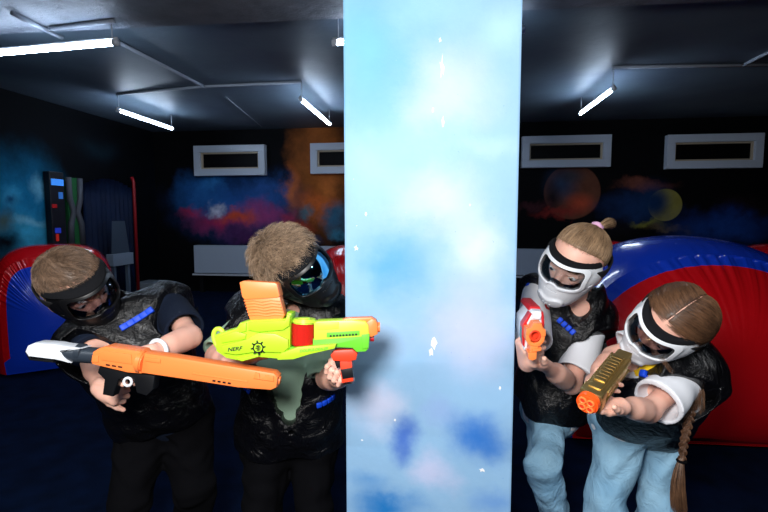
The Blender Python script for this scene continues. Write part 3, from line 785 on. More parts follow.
def f_shell(P):
    d = np.maximum(face_outer(P, 0), -face_outer(P, -.0055))
    rim = np.abs(lens_hole(P, .006))-.005
    d = smin(d, np.maximum(np.maximum(rim, face_outer(P, .0045)), -face_outer(P, -.006)), .004)
    # raised chin block and cheek lines
    d = smin(d, np.maximum(np.maximum(cap3(P, (-.016, .10, -.085), (.016, .10, -.085), .026), face_outer(P, .006)), -face_outer(P, -.004)), .004)
    d = np.maximum(d, mask_region(P)); d = np.maximum(d, -lens_hole(P, .002))
    for sx in (1, -1):
        for (a, b, r) in (((.030*sx, .13, -.058), (.044*sx, .12, -.055), .0035), ((.030*sx, .13, -.068), (.046*sx, .12, -.066), .0035), ((.032*sx, .13, -.078), (.045*sx, .12, -.077), .0032),
                          ((.074*sx, .07, -.030), (.080*sx, .06, -.027), .004), ((.074*sx, .07, -.045), (.078*sx, .055, -.042), .004), ((.076*sx, .06, -.012), (.086*sx, .05, -.010), .004)):
            d = np.maximum(d, -cap3(P, a, b, r))
    for i in range(-3, 4): d = np.maximum(d, -cap3(P, (i*.006, .10, -.044), (i*.006, .15, -.043), .0016))
    for i in (-1, 0, 1): d = np.maximum(d, -cap3(P, (i*.011, .10, -.095), (i*.011, .15, -.098), .003))
    return d
def f_foam(P):
    x, y, z = P[..., 0], P[..., 1], P[..., 2]
    top = .052-.12*np.clip(.06-y, 0, 1)
    d = np.maximum(face_outer(P, .001), -_el(P, (0, -.010, .024), (.076, .095, .086)))
    d = np.maximum(d, np.maximum(z-top, top-.010-z)); d = np.maximum(d, .018-y)
    lip = np.maximum(np.abs(face_outer(P, .0015))-.003, np.maximum(z-top-.004, top-.006-z)); lip = np.maximum(lip, .02-y)
    d = smin(d, lip, .004)
    return np.minimum(d, np.maximum(np.maximum(np.abs(lens_hole(P, .003))-.004, np.abs(face_outer(P, -.012))-.008), .03-y))
def f_brim(P):   # wide curved brow piece of the dark masks
    x, y, z = P[..., 0], P[..., 1], P[..., 2]
    top = .062-.16*np.clip(.07-y, 0, 1)
    band = np.maximum(np.maximum(face_outer(P, .006), -_el(P, (0, -.010, .024), (.077, .096, .087))), np.maximum(z-top, top-.012-z))
    return np.maximum(band, .004-y)-.001
def f_lens(P):
    return np.maximum(np.maximum(face_outer(P, -.001), -face_outer(P, -.003)), lens_hole(P, .004))
def f_strap(P):
    x, y, z = P[..., 0], P[..., 1], P[..., 2]
    zc = .012+.10*np.clip(-y, 0, 1)*.3
    e = _el(P, (0, -.012, .022), (.0915, .1075, .100))
    return np.maximum(np.maximum(np.abs(e)-.0016, np.abs(z-zc)-.017), y-.045)
MCACHE = {}
def mask_piece(key, f, h):
    if key not in MCACHE:
        MCACHE[key] = surface([fnp(f, (-.13, -.13, -.16), (.13, .16, .13), 0)], h)
    return MCACHE[key]
def add_mask(person, c, R, s, shell_mat, lens, label, brim=False, lens_label=None):
    A = Matrix.Identity(4)
    for i in range(3):
        for j in range(3): A[i][j] = R[i, j]*s
        A[i][3] = c[i]
    def piece(key, f, h, par, m, nm):
        V, Q = mask_piece(key, f, h); V = (V*s)@R.T+c
        return link(nm, npmesh(nm, V, Q), par, [m])
    sh = piece('shell', f_shell, .0014, person, shell_mat, 'mask'); sh['label'] = label
    piece('foam', f_foam, .0017, sh, foam_m, 'foam_seal')
    if brim: piece('brim', f_brim, .0017, sh, foam_m, 'brim')
    ln = piece('lens', f_lens, .0011, sh, lens, 'lens')
    if lens_label: ln['label'] = lens_label
    piece('strap', f_strap, .0014, sh, strap_m, 'strap')
    return sh
SURF = {}
def make_person(name, sp):
    """sp: joints as world points; builds body, clothes, and returns the root empty"""
    J = sp['J']; s = sp.get('hs', .97)
    hc = J['head']; R = head_frame(hc, *sp['head_rot'])
    root = empty('person', (J['hipL'][0]*.5+J['hipR'][0]*.5, J['hipL'][1]*.5+J['hipR'][1]*.5, 0), sp['label'], 'person', 'children playing')
    chest = (J['shL']+J['shR'])/2; pel = (J['hipL']+J['hipR'])/2
    ac = nrm(J['shL']-J['shR']); up = nrm(chest-pel); fr = nrm(np.cross(ac, up))
    hp, T = head_prims(hc, R, s)
    neck0 = T((0, -.026, -.085)); nb = J['neck']
    def torso(g, k=.05, hips=True):
        P = []
        rl = chest+(J['shL']-chest)*.50-up*.085+fr*.01; rr = chest+(J['shR']-chest)*.50-up*.085+fr*.01
        wl_ = pel+(J['hipL']-pel)*.72+up*.10+fr*.012; wr_ = pel+(J['hipR']-pel)*.72+up*.10+fr*.012
        P += [rc(wl_, rl, .066+g, .078+g, k), rc(wr_, rr, .066+g, .078+g, k), rc((wl_+wr_)/2+fr*.01, (rl+rr)/2+fr*.01, .074+g, .082+g, k)]
        if hips: P += [rc(J['hipL']+up*.02, wl_, .076+g, .068+g, k), rc(J['hipR']+up*.02, wr_, .076+g, .068+g, k)]
        P += [rc(J['shL']-ac*.02, J['shR']+ac*.02, .043+g, k=k), rc(nb, J['shL']-ac*.03, .036+g, .040+g, k=k*.8), rc(nb, J['shR']+ac*.03, .036+g, .040+g, k=k*.8)]
        return P
    lg = sp.get('leg', 1.0); am = sp.get('arm', .95)
    # legs
    for sd in 'LR':
        if 'knee'+sd not in J:
            h = J['hip'+sd]; off = sp['feet'][sd]; an = np.array([h[0]+off[0], h[1]+off[1], .075])
            mid = (h+an)/2; J['knee'+sd] = mid+np.array([*(fr[:2]*sp.get('kneef', .07)), 0]); J['ankle'+sd] = an
    def legs(gt, gk, ga, k=.03):
        P = []
        for sd in 'LR':
            P += [rc(J['hip'+sd], J['knee'+sd], .072*lg+gt, .047*lg+gk, k), rc(J['knee'+sd], J['ankle'+sd], .047*lg+gk, .030+ga, k*.6)]
        return P
    P = torso(0)+[rc(J['hipL'], J['hipR'], .075, k=.04)]+legs(-.012, -.010, -.006)
    for sd in 'LR':
        d = nrm(J['toe'+sd]-J['ankle'+sd]) if 'toe'+sd in J else nrm(np.array([fr[0], fr[1], 0]))
        J['toe'+sd] = J['ankle'+sd]+np.array([d[0], d[1], 0])*.13-np.array([0, 0, .04])
        P.append(rc(J['ankle'+sd]-np.array([0, 0, .03]), J['toe'+sd], .026, .018, k=.02))
        P += [rc(J['sh'+sd], J['el'+sd], .040*am, .0315*am, k=.03), rc(J['el'+sd], J['wr'+sd], .0310*am, .0205*am, k=.025)]
        m = J['el'+sd]*.7+J['wr'+sd]*.3; P.append(rc(m, J['el'+sd]*.45+J['wr'+sd]*.55, .0305*am, .027*am, k=.03))
        P += hand_prims(J['wr'+sd], **sp['hand'+sd])
    P.append(rc(neck0, nb, .043, .046, k=.03)); P += hp
    def midx(V, Q):
        c = V[Q].mean(1); q = ((c-hc)@R)/s
        mi = np.zeros(len(Q), np.int32)
        for sx in (1, -1):
            e = q-np.array([sx*.032, .072, -.001]); rr = np.linalg.norm(e, axis=1); ey = (rr < .0150) & (e[:, 1] > .0035)
            fw = np.hypot(e[:, 0], e[:, 2]+.0035)
            mi[ey & (np.abs(e[:, 2]) < .0065)] = 1; mi[ey & (fw < .0062)] = 2; mi[ey & (fw < .003)] = 3
            bx = sx*q[:, 0]; mi[(q[:, 1] < .11) & (bx > .014) & (bx < .048) & (np.abs(q[:, 2]-(.0225-.12*np.abs(bx-.030))) < .0035) & (q[:, 1] > .055)] = 5
        mi[(np.abs(q[:, 0]) < .022) & (q[:, 2] < -.0585) & (q[:, 2] > -.0745) & (q[:, 1] > .080) & (q[:, 1] < .105)] = 4
        return mi
    body = sdf_obj('body', P, .0027, root, BODY, midx=midx)
    # clothes
    sh_m = sp['shirt']; g = .005
    P = torso(g)+[rc(J['hipL'], J['hipR'], .082+g, k=.04, cuts=[(pel-up*.05, -up)])]
    cap = []
    for sd, sg in (('L', 1), ('R', -1)):
        a, b = J['sh'+sd], J['el'+sd]; fr_ = sp.get('sleeve'+sd, sp.get('sleeve', .8)); d = nrm(b-a); hem = a+(b-a)*fr_
        flare = sp.get('flare', .012)
        P.append(rc(a, hem+d*.05, .040+g*.6, .039+flare+.008, k=.02, cuts=[(hem, d)]))
        cap.append(rc(hem-d*.028, hem+d*.08, .032+flare*.7, .043+flare, k=0, op='s'))
        if fr_ > .9:
            cap = cap
    P += cap+[rc(nb+up*.030-fr*.0, nb+up*.13+fr*.02, .046, .06, k=0.004, op='s')]
    t = sdf_obj('tshirt', P, .0035, root, [sh_m], disp=folds(34, .0045, sp['seed'], (1, 1, .6)))
    # trousers
    bag = sp.get('bag', .012)
    P = legs(bag, bag+.002, bag+sp.get('hemf', .012))+[rc(J['hipL'], J['hipR'], .080+bag*.6, k=.03), rc(J['hipL']+up*.03, pel+up*.085, .07+bag*.5, k=.04), rc(J['hipR']+up*.03, pel+up*.085, .07+bag*.5, k=.04)]
    for sd in 'LR': P.append(rc(J['ankle'+sd]-np.array([0, 0, .10]), J['ankle'+sd]-np.array([0, 0, .05]), .07, k=0, op='s'))
    sdf_obj('trousers', P, .0038, root, [sp['trousers']], disp=folds(48, .0085, sp['seed']+3, (.8, .8, 1.2)))
    for sd in 'LR':
        a = J['ankle'+sd]; to = J['toe'+sd]; d = nrm(to-a*np.array([1, 1, 0])-np.array([0, 0, to[2]]))
        P = [rc(a-np.array([0, 0, .02]), a-np.array([0, 0, .035]), .040, k=.02), rc(a-np.array([d[0]*.02, d[1]*.02, .04]), to-np.array([0, 0, -.005]), .036, .030, k=.02, cuts=[(np.array([0, 0, .012]), (0, 0, -1))])]
        sh = sdf_obj('shoe', P, .004, root, [shoe_m])
        P = [rc(np.array([a[0]-d[0]*.03, a[1]-d[1]*.03, .012]), np.array([to[0], to[1], .012]), .041, .036, k=0, cuts=[((0, 0, .002), (0, 0, -1)), ((0, 0, .016), (0, 0, 1))])]
        sdf_obj('sole', P, .004, sh, [sole_m])
    # vest
    gv = sp.get('gv', .022)+.010
    P = torso(gv, .05)
    hemc = pel+up*sp.get('hem', .03)
    P += [rc(pel+ac*.045+up*.06, pel+ac*.045+up*.0, .076+gv*.5, k=.04), rc(pel-ac*.045+up*.06, pel-ac*.045+up*.0, .076+gv*.5, k=.04)]
    P += [rc(J['shL']-ac*.005, J['shR']+ac*.005, .060+gv*.5, k=.03), rc(J['shL']-ac*.03-up*.02+fr*.015, J['shL']-ac*.045-up*.10+fr*.02, .058+gv*.4, k=.04), rc(J['shR']+ac*.03-up*.02+fr*.015, J['shR']+ac*.045-up*.10+fr*.02, .058+gv*.4, k=.04)]
    inner = [fnp(lambda Q: (Q-hemc.astype(np.float32))@(-up).astype(np.float32), hemc-.5, hemc+.5, 0, 'i')]
    cut = []
    for sd, sg in (('L', 1), ('R', -1)):
        h = J['sh'+sd]; ad = nrm(J['el'+sd]-h); n_ = nrm(ad*.75+ac*sg*.55)
        ao = sp.get('armout'+sd, sp.get('armout', .030)); P.append(rc(h-ac*sg*.05, h+n_*.02, .056+gv*.6, .054+gv*.5, k=.025)); P.append(rc(h, h+ad*(ao+.03), .046+gv*.7, .045+gv*.7, k=.03))
        c0 = h+n_*.030+ad*(ao-.030)
        cut.append(fnp((lambda c_, n2, a1, a2: (lambda Q: np.maximum(-((Q-c_.astype(np.float32))@n2.astype(np.float32)), cap3(Q, a1, a2, sp.get('armhole', .078)))))(c0, n_, h, h+ad*.3+ac*sg*.06), h-.36, h+.36, 0.004, 's'))
    vf = sp.get('vfront', 0)
    if vf: P += [rc(chest+ac*.05-up*.03+fr*vf, chest+ac*.045-up*.12+fr*vf, .070+gv, k=.04), rc(chest-ac*.05-up*.03+fr*vf, chest-ac*.045-up*.12+fr*vf, .070+gv, k=.04)]
    P.append(rc(nb-up*.01, nb+up*sp.get('collar', .045), .056, .052, k=.03))
    nk = [rc(nb+up*sp.get('nko', .045), nb+up*.15+fr*.03, .047, .070, k=.006, op='s'), rc(nb+fr*.06+up*.02, nb+fr*.12-up*sp.get('vee', .05), sp.get('veew', .028), .006, k=.006, op='s')]
    wedge = []
    if sp.get('open'):
        o0, o1, hw = sp['open']
        for t_ in np.linspace(0, 1, 7):
            pt = o0+(o1-o0)*t_; wedge.append(rc(pt-fr*.03, pt+fr*.12, hw*(.15+.85*(1-t_)) if sp.get('open_up') else hw*(.15+.85*t_), k=.004, op='s'))
    v = sdf_obj('vest', P+inner+cut+nk+wedge, .0032, root, [sp.get('vest_mat', vest_m)], disp=folds(30, .008, sp['seed']+11, (1, 1, 1)))
    if sp.get('vest_label'): v['label'] = sp['vest_label']
    return dict(root=root, R=R, hc=hc, s=s, T=T, body=body, tshirt=t, vest=v, J=J, ac=ac, up=up, fr=fr)
def bvh(o):
    me = o.data; n = len(me.vertices); V = np.empty(n*3, np.float32); me.vertices.foreach_get('co', V)
    Q = np.empty(len(me.loops), np.int32); me.loops.foreach_get('vertex_index', Q)
    return BVHTree.FromPolygons(V.reshape(-1, 3).tolist(), Q.reshape(-1, 4).tolist())
def hit(tree, px, py):
    r = Vector(ray(px, py)).normalized(); h = tree.ray_cast(Vector(CAM), r)
    return h[0], h[1]
def loops(per, pts, name, m, w=.016, h=.020, th=.009, n=5):
    """row of raised webbing loops sewn on a garment between two points on its surface"""
    tr = bvh(per['vest']); v = per['vest']
    A, na = hit(tr, *pts[0]); B, nb_ = hit(tr, *pts[1])
    if A is None or B is None: print('loops missed', pts); return
    bm = bmesh.new()
    for i in range(n):
        p = A.lerp(B, i/(n-1)); f = tr.find_nearest(p); q, nn = f[0], f[1]
        x = (B-A).normalized(); z = nn.normalized(); x = (x-z*x.dot(z)).normalized(); y = z.cross(x)
        Mx = Matrix(((x.x, y.x, z.x, q.x), (x.y, y.y, z.y, q.y), (x.z, y.z, z.z, q.z), (0, 0, 0, 1)))
        box(bm, (-w/2, -h/2, -.006), (w/2, h/2, th), .003, Mx)
    link(name, bm_mesh(name, bm), v, [m])

def decal(per, target, pts, name, m, off=.0012, step=1.0, label=None):
    """a flat print on a garment: the outline is filled with a fine grid that lies on the cloth"""
    tr = bvh(per[target]); xs = [p[0] for p in pts]; ys = [p[1] for p in pts]
    def ins(x, y):
        c = False; n = len(pts)
        for i in range(n):
            x1, y1 = pts[i]; x2, y2 = pts[i-1]
            if (y1 > y) != (y2 > y) and x < (x2-x1)*(y-y1)/(y2-y1)+x1: c = not c
        return c
    bm = bmesh.new(); V = {}
    nx = int((max(xs)-min(xs))/step)+2; ny = int((max(ys)-min(ys))/step)+2
    for i in range(nx):
        for j in range(ny):
            x, y = min(xs)+i*step, min(ys)+j*step; h, nn = hit(tr, x, y)
            if h is not None: V[i, j] = (h, nn, x, y)
    B = {k: bm.verts.new(v[0]+v[1]*off) for k, v in V.items()}
    for (i, j), v in V.items():
        q = [(i, j), (i, j+1), (i+1, j+1), (i+1, j)]
        if all(k in B for k in q) and ins(v[2]+step/2, v[3]+step/2) and max((V[k][0]-v[0]).length for k in q) < .02: bm.faces.new([B[k] for k in q])
    for v in [v for v in bm.verts if not v.link_faces]: bm.verts.remove(v)
    if not bm.faces: print('decal missed', name); bm.free(); return
    o = link(name, bm_mesh(name, bm), per[target], [m])
    if label: o['label'] = label
hair_brown = hair_mat('hair_brown', (52, 39, 31), (160, 130, 106)); hair_tous = hair_mat('hair_light_brown', (66, 49, 38), (206, 176, 146))
hair_fair = hair_mat('hair_dark_blond', (92, 69, 50), (196, 162, 126)); hair_dk = hair_mat('hair_chestnut', (46, 29, 21), (136, 98, 70))
def D(**k): return {a: U(*b) for a, b in k.items()}
def cf(r, u, t): return RT*r+np.array([0, 0, 1.0])*u-np.array([FW[0], FW[1], 0])/math.hypot(FW[0], FW[1])*t
# ------------------------------------------------ boy with the long orange blaster
J = D(head=(77, 286, 1.33), neck=(112, 318, 1.43), shL=(170, 306, 1.46), shR=(86, 342, 1.37), elL=(190, 337, 1.30), wrL=(153, 352, 1.165), elR=(92, 352, 1.33), wrR=(99, 387, 1.19), hipL=(186, 418, 1.58), hipR=(142, 420, 1.54))
b1 = make_person('boy', dict(J=J, head_rot=(30, 38, 12), hs=.99, seed=3, shirt=navy_m, trousers=blackc_m, label='boy at the far left bending over a long orange toy blaster, in a navy shirt', sleeve=.78, sleeveR=.98, flare=.012,
    feet={'L': (.02, -.02), 'R': (-.03, -.10)}, kneef=.08, arm=.86, gv=.014, hem=.02, vee=.10,
    handL=dict(fw=cf(-.8, -.45, .25), pn=cf(.1, -.5, .6), side=1, curl=(40, 50, 30)), handR=dict(s=.76, fw=cf(.85, -.22, .2), pn=cf(.2, -.2, -.8), side=-1, curl=(78, 85, 55))))
loops(b1, ((82, 344), (95, 347)), 'blue_loops', web_m, w=.012, h=.016, n=4)
loops(b1, ((124, 327), (150, 311)), 'blue_loops', web_m, w=.021, h=.018)
cap_obj(b1['hc'], b1['R'], b1['s'], b1['root'], hair_brown, front=.3)
short_hair(b1['hc'], b1['R'], b1['s'], b1['root'], hair_brown, .017, 14000, 4, mess=.16, lift=.75, rad=.0005, whorl=(.15, -.35, .92), front=.3)
add_mask(b1['root'], b1['hc'], b1['R'], b1['s'], mblack, smoke_lens, 'black face mask with a smoky lens', brim=True)
# ------------------------------------------------ boy with the green blaster
J = D(head=(294, 267, 1.30), neck=(294, 312, 1.41), shR=(253, 317, 1.43), shL=(327, 316, 1.43), elR=(217, 356, 1.33), wrR=(229, 361, 1.15), elL=(327, 378, 1.34), wrL=(338, 380, 1.15), hipL=(313, 436, 1.52), hipR=(270, 436, 1.50))
pel = (J['hipL']+J['hipR'])/2
op0 = U(294, 424, 1.40); op1 = U(280, 352, 1.34)
b2 = make_person('boy', dict(J=J, head_rot=(42, 33, 15), hs=.97, seed=8, shirt=sage_m, trousers=blackc_m, label='boy holding a lime green toy blaster, in a mirrored visor and sage green shirt', sleeve=.97, flare=.012,
    feet={'L': (.03, -.05), 'R': (-.02, -.04)}, kneef=.05, gv=.02, arm=.86, armoutR=.065, armoutL=.05, hem=-.015, vee=.06, open=(op0, op1, .078),
    handR=dict(fw=cf(1, .05, -.05), pn=cf(0, .8, -.25), side=1, curl=(12, 22, 14), thumb=(.2, .9, .2)), handL=dict(fw=cf(.15, .75, .5), pn=cf(-.25, .1, .9), side=1, curls=[(60, 70, 30), (75, 80, 40), (78, 82, 45), (80, 85, 45)])))
loops(b2, ((319, 405), (333, 397)), 'blue_strap', web_m, w=.016, h=.016, th=.005, n=4)
loops(b2, ((243, 384), (249, 391)), 'blue_strap', web_m, w=.014, h=.014, th=.005, n=3)
cap_obj(b2['hc'], b2['R'], b2['s'], b2['root'], hair_tous, front=.25)
short_hair(b2['hc'], b2['R'], b2['s'], b2['root'], hair_tous, .040, 13000, 5, mess=.6, lift=.8, rad=.00058, whorl=(-.1, -.5, .85), front=.25)
mir = mat('mirror_lens', (110, 186, 226), .07, metal=1)
add_mask(b2['root'], b2['hc'], b2['R'], b2['s'], mblack, mir, 'black face mask with a mirrored blue lens', brim=True, lens_label='mirrored blue and green lens')
# ------------------------------------------------ girl with the orange and white blaster
J = D(head=(575, 262, 1.38), neck=(582, 308, 1.50), shL=(594, 321, 1.53), shR=(535, 294, 1.61), elL=(571, 384, 1.44), wrL=(542, 363, 1.23), elR=(533, 352, 1.42), wrR=(526, 364, 1.22), hipL=(553, 412, 1.62), hipR=(546, 410, 1.74), kneeL=(543, 466, 1.44), kneeR=(541, 470, 1.54))
J['ankleL'] = np.array([*(U(563, 520, 1.54)[:2]), .075]); J['ankleR'] = np.array([*(U(552, 520, 1.72)[:2]), .075])
g1 = make_person('girl', dict(J=J, head_rot=(-21, 32, -16), hs=.97, seed=13, shirt=whitec_m, trousers=jeans_m, label='girl leaning out beside the pillar, in a white mask, black vest and a high ponytail', sleeve=.82, flare=.016,
    gv=.016, hem=.05, vee=.06, armoutL=.065, armoutR=.012, arm=.84, collar=.075, nko=.078, leg=.82, bag=.006, hemf=.01,
    handL=dict(fw=cf(-.75, .35, .5), pn=cf(.1, .8, .3), side=-1, curl=(45, 55, 30)), handR=dict(fw=cf(-.25, .8, .3), pn=cf(.9, .1, -.1), side=-1, curl=(40, 55, 35))))
loops(g1, ((560, 320), (573, 332)), 'blue_loops', web_m, w=.014, h=.018, n=4)
loops(g1, ((529, 285), (541, 300)), 'blue_loops', web_m, w=.014, h=.018, n=4)
def combed(per, m, gather, n, seed, rad, part=None, fr=.55, drop=None, lift=.006, name='hair', cap=True):
    """long hair lying on the skull, swept from its roots to one gathering point"""
    d = sample_dirs(n, seed, hj=.13, front=fr, side=-.2); r = np.random.RandomState(seed); n = len(d)
    g = np.asarray(gather, float); gd = nrm((g-SCALP_C)/SCALP_R)
    if part is not None:
        kp = np.abs(d[:, 0]) > .012; d = d[kp]; n = len(d)   # push hair sideways away from the middle parting first
        sgn = np.sign(d[:, 0]); mid = np.stack([sgn*.92, np.full(n, -.30), np.full(n, -.1)], 1); mid /= np.linalg.norm(mid, axis=1, keepdims=True)
    T = 12; path = []; hr = r.rand(n); ph = np.arctan2((d@nrm(np.cross(gd, [1, .2, .3]))), (d@nrm(np.cross(gd, np.cross(gd, [1, .2, .3])))))
    for i in range(T):
        x = i/(T-1)
        if part is None:
            q = d*(1-x)+gd*x
        else:
            q = d*(1-x)**2+mid*2*x*(1-x)*.75+gd*x*x
        q = q+np.sin(x*PI)*r.randn(n, 3)*.02
        q /= np.maximum(np.linalg.norm(q, axis=1, keepdims=True), 1e-6)
        lf = (.0015+lift*np.sin(PI*x)*(.3+.9*hr[:, None])); cl = np.sin(PI*x)*.0022*np.sin(ph*40)[:, None]; lf = lf+cl
        path.append(SCALP_C+q*(SCALP_R+lf))
    path = np.stack(path, 1)
    W = per['hc']+(path*per['s'])@per['R'].T
    return strands(None, W, rad*(.7+.6*r.rand(n)), name, per['root'], m)
def tuft(per, m, p0, d0, p1, n, seed, spread, rad, name, parent=None, grow=2.0):
    r = np.random.RandomState(seed); T = 8; a = np.asarray(p0); b = np.asarray(p1); o = r.randn(n, 3); o /= np.maximum(1, np.linalg.norm(o, axis=1, keepdims=True)/1.3)
    path = []
    for i in range(T):
        x = i/(T-1); c = a+np.asarray(d0)*x*(1-x)*2+(b-a)*x
        path.append(c+o*spread*(.35+grow*x*(1-.55*x))+r.randn(n, 3)*spread*.06*x)
    return strands(None, np.stack(path, 1), rad*(.7+.6*r.rand(n)), name, parent or per['root'], m)
G1 = (0.0, -.070, .094)
cap_obj(g1['hc'], g1['R'], g1['s'], g1['root'], hair_fair, front=.62, side=-.2, off=.002)
combed(g1, hair_fair, G1, 15000, 21, .0004)
T1 = g1['T']; gp = T1((0, -.074, .102))
pk = mat('hair_tie_pink', (222, 170, 206), .7, bump=(200, .5, .002))
bm = bmesh.new(); ax = g1['R']@nrm((0, -.65, .75)); q = Vector(ax).to_track_quat('Z', 'Y')
tube(bm, [Vector(gp)+q @ Vector((.012*math.cos(t), .012*math.sin(t), .002*math.sin(3*t))) for t in np.linspace(0, 2*PI, 24, endpoint=False)], .0065, 8, closed=True)
link('hair_tie', bm_mesh('hair_tie', bm), g1['root'], [pk])
tuft(g1, hair_fair, gp-ax*.012, ax*.02+RT*.012, T1((-.012, -.150, .085)), 900, 4, .010, .0006, 'ponytail')
add_mask(g1['root'], g1['hc'], g1['R'], g1['s'], mwhite, clear_lens, 'white face mask with a clear lens')
# ------------------------------------------------ girl with the golden blaster
J = D(head=(671, 323, 1.15), neck=(673, 350, 1.25), shL=(690, 372, 1.22), shR=(644, 344, 1.23), elL=(648, 411, 1.12), wrL=(622, 406, 1.02), elR=(613, 357, 1.24), wrR=(592, 383, 1.11), hipL=(657, 413, 1.42), hipR=(622, 415, 1.38))
g2 = make_person('girl', dict(J=J, head_rot=(-44, 48, -8), hs=.89, seed=17, shirt=whitec_m, trousers=jeans_m, label='girl with a long braid, in a white mask, aiming a golden toy blaster', sleeve=.80, sleeveR=.5, flare=.018,
    feet={'L': (-.02, -.10), 'R': (-.095, -.10)}, kneef=.02, gv=.006, hem=-.055, vee=.06, open=(U(640, 376, 1.18), U(648, 345, 1.18), .045), armoutL=.07, armoutR=.025, vfront=.022, arm=.72, leg=.80, bag=.012, hemf=.03,
    handL=dict(s=.70, fw=cf(-.9, .05, .25), pn=cf(-.1, .8, .2), side=-1, curl=(14, 22, 14)), handR=dict(s=.7, fw=cf(-.15, .5, .85), pn=cf(.9, -.2, .1), side=-1, curl=(40, 50, 35))))
loops(g2, ((644, 374), (662, 380)), 'blue_loops', web_m, w=.016, h=.018, n=4)
G2 = (-.035, -.090, -.045)
cap_obj(g2['hc'], g2['R'], g2['s'], g2['root'], hair_dk, front=.3, side=-.2, off=.001, part=1)
combed(g2, hair_dk, G2, 16000, 31, .0004, part=1, fr=.25, lift=.010)
T2 = g2['T']
# braid: three woven locks from the nape, hanging straight down
p0 = T2(np.array(G2)+np.array([-.004, -.012, -.004])); top = U(693, 366, 1.18); low = U(684, 462, 1.17)
cl = [p0]+[top+(low-top)*t+RT*.006*math.sin(t*5) for t in np.linspace(0, 1, 24)]
cl = np.array(cl); 
# resample smoothly
tt = np.linspace(0, 1, 130); seglen = np.concatenate([[0], np.cumsum(np.linalg.norm(np.diff(cl, axis=0), axis=1))]); seglen /= seglen[-1]
cl = np.stack([np.interp(tt, seglen, cl[:, i]) for i in range(3)], 1)
for _ in range(6): cl[1:-1] = (cl[:-2]+cl[2:]+2*cl[1:-1])/4
fwd = nrm(-np.array([FW[0], FW[1], 0]))
br = hair_mat('braid_hair', (54, 34, 25), (128, 90, 64)); brn = br
for k in range(3):
    bm = bmesh.new(); pts = []; rad = []
    for i, t in enumerate(tt):
        a = t*2*PI*7+k*2*PI/3; w = .009*(1-.4*t)
        pts.append(cl[i]+RT*w*math.sin(a)+fwd*w*.6*math.sin(2*a)); rad.append(.0072*(1-.4*t))
    # a lock is a bundle of hairs that follow the weave
    pts = np.array(pts); r = np.random.RandomState(k); nh = 60
    o = r.randn(nh, 1, 3); o /= np.maximum(1, np.linalg.norm(o, axis=2, keepdims=True)); 
    paths = pts[None]+o*np.array(rad)[None, :, None]*1.0
    strands(None, paths, np.full(nh, .0011), 'braid_lock', g2['root'], brn)
tuft(g2, hair_dk, cl[-1]+np.array([0, 0, .012]), RT*-.012, U(679, 508, 1.16), 700, 6, .010, .0006, 'braid_end', grow=2.2)
bm = bmesh.new(); tube(bm, [Vector(cl[-1])+Vector((.009*math.cos(t), .009*math.sin(t), .003)) for t in np.linspace(0, 2*PI, 20, endpoint=False)], .004, 6, closed=True)
link('hair_tie', bm_mesh('hair_tie', bm), g2['root'], [blackc_m])
add_mask(g2['root'], g2['hc'], g2['R'], g2['s'], mwhite, smoke_lens, 'white face mask with a smoky lens')

# loose hair beside the braid
nape = T2((-.045, -.075, -.05))
tuft(g2, hair_dk, nape, RT*.006, U(697, 408, 1.17), 260, 8, .014, .0005, 'loose_hair', grow=1.2)
tuft(g2, hair_dk, T2((.055, .045, -.045)), RT*-.004, U(672, 372, 1.08), 30, 9, .005, .0004, 'loose_hair', grow=1.2)
# prints and bands
yel = mat('print_yellow', (240, 196, 20), .8); redp = mat('print_red', (206, 30, 36), .8)
decal(g2, 'tshirt', [(633, 344), (640, 352), (645, 347), (650, 356), (656, 353), (660, 368), (648, 377), (636, 376), (630, 362)], 'yellow_print', yel, step=.8)
decal(g1, 'tshirt', [(549.5+5*math.cos(a)*(1 if k < 24 else .6), 305+5*math.sin(a)*(1 if k < 24 else .6)) for k, a in [(i, 2*PI*i/23) for i in range(24)]+[(24+i, -2*PI*i/23) for i in range(24)]], 'red_print', redp, step=.5)
w0 = b1['J']['wrL']; wd = nrm(b1['J']['elL']-w0); q = Vector(wd).to_track_quat('Z', 'Y')
bm = bmesh.new(); tube(bm, [Vector(w0+wd*.018)+q @ Vector((.0245*math.cos(t), .0245*math.sin(t), 0)) for t in np.linspace(0, 2*PI, 28, endpoint=False)], .0055, 8, closed=True)
link('wristband', bm_mesh('wristband', bm), b1['root'], [whitec_m])
# ------------------------------------------------------------------ toy blasters
def plastic(name, c, r=.38, **k): return mat(name, c, r, spec=.45, bump=(130, .05, .001), **k)
or_m = plastic('orange_plastic', (255, 134, 66)); lime_m = plastic('lime_plastic', (176, 224, 40)); lime2_m = plastic('lime_plastic_light', (196, 232, 66)); green_m = plastic('green_plastic', (104, 200, 50))
rdr_m = plastic('red_orange_plastic', (232, 66, 36)); gw_m = plastic('white_plastic', (228, 232, 238)); gb_m = plastic('black_plastic', (16, 17, 20)); dg_m = plastic('dark_grey_plastic', (46, 54, 64))
redp_m = plastic('red_plastic', (196, 26, 34)); teal_m = plastic('teal_plastic', (30, 120, 120)); ink_m = mat('print_ink', (16, 22, 14), .6)
drum_m, nt_, b_ = node_mat('red_window'); b_.inputs['Base Color'].default_value = (.85, .03, .02, 1); b_.inputs['Roughness'].default_value = .12; b_.inputs['Transmission Weight'].default_value = .45; b_.inputs['IOR'].default_value = 1.3
gold_m, nt_, b_ = node_mat('gold_plating'); b_.inputs['Metallic'].default_value = 1; b_.inputs['Roughness'].default_value = .42
b_.inputs['Base Color'].default_value = (*lin((228, 196, 128)), 1)
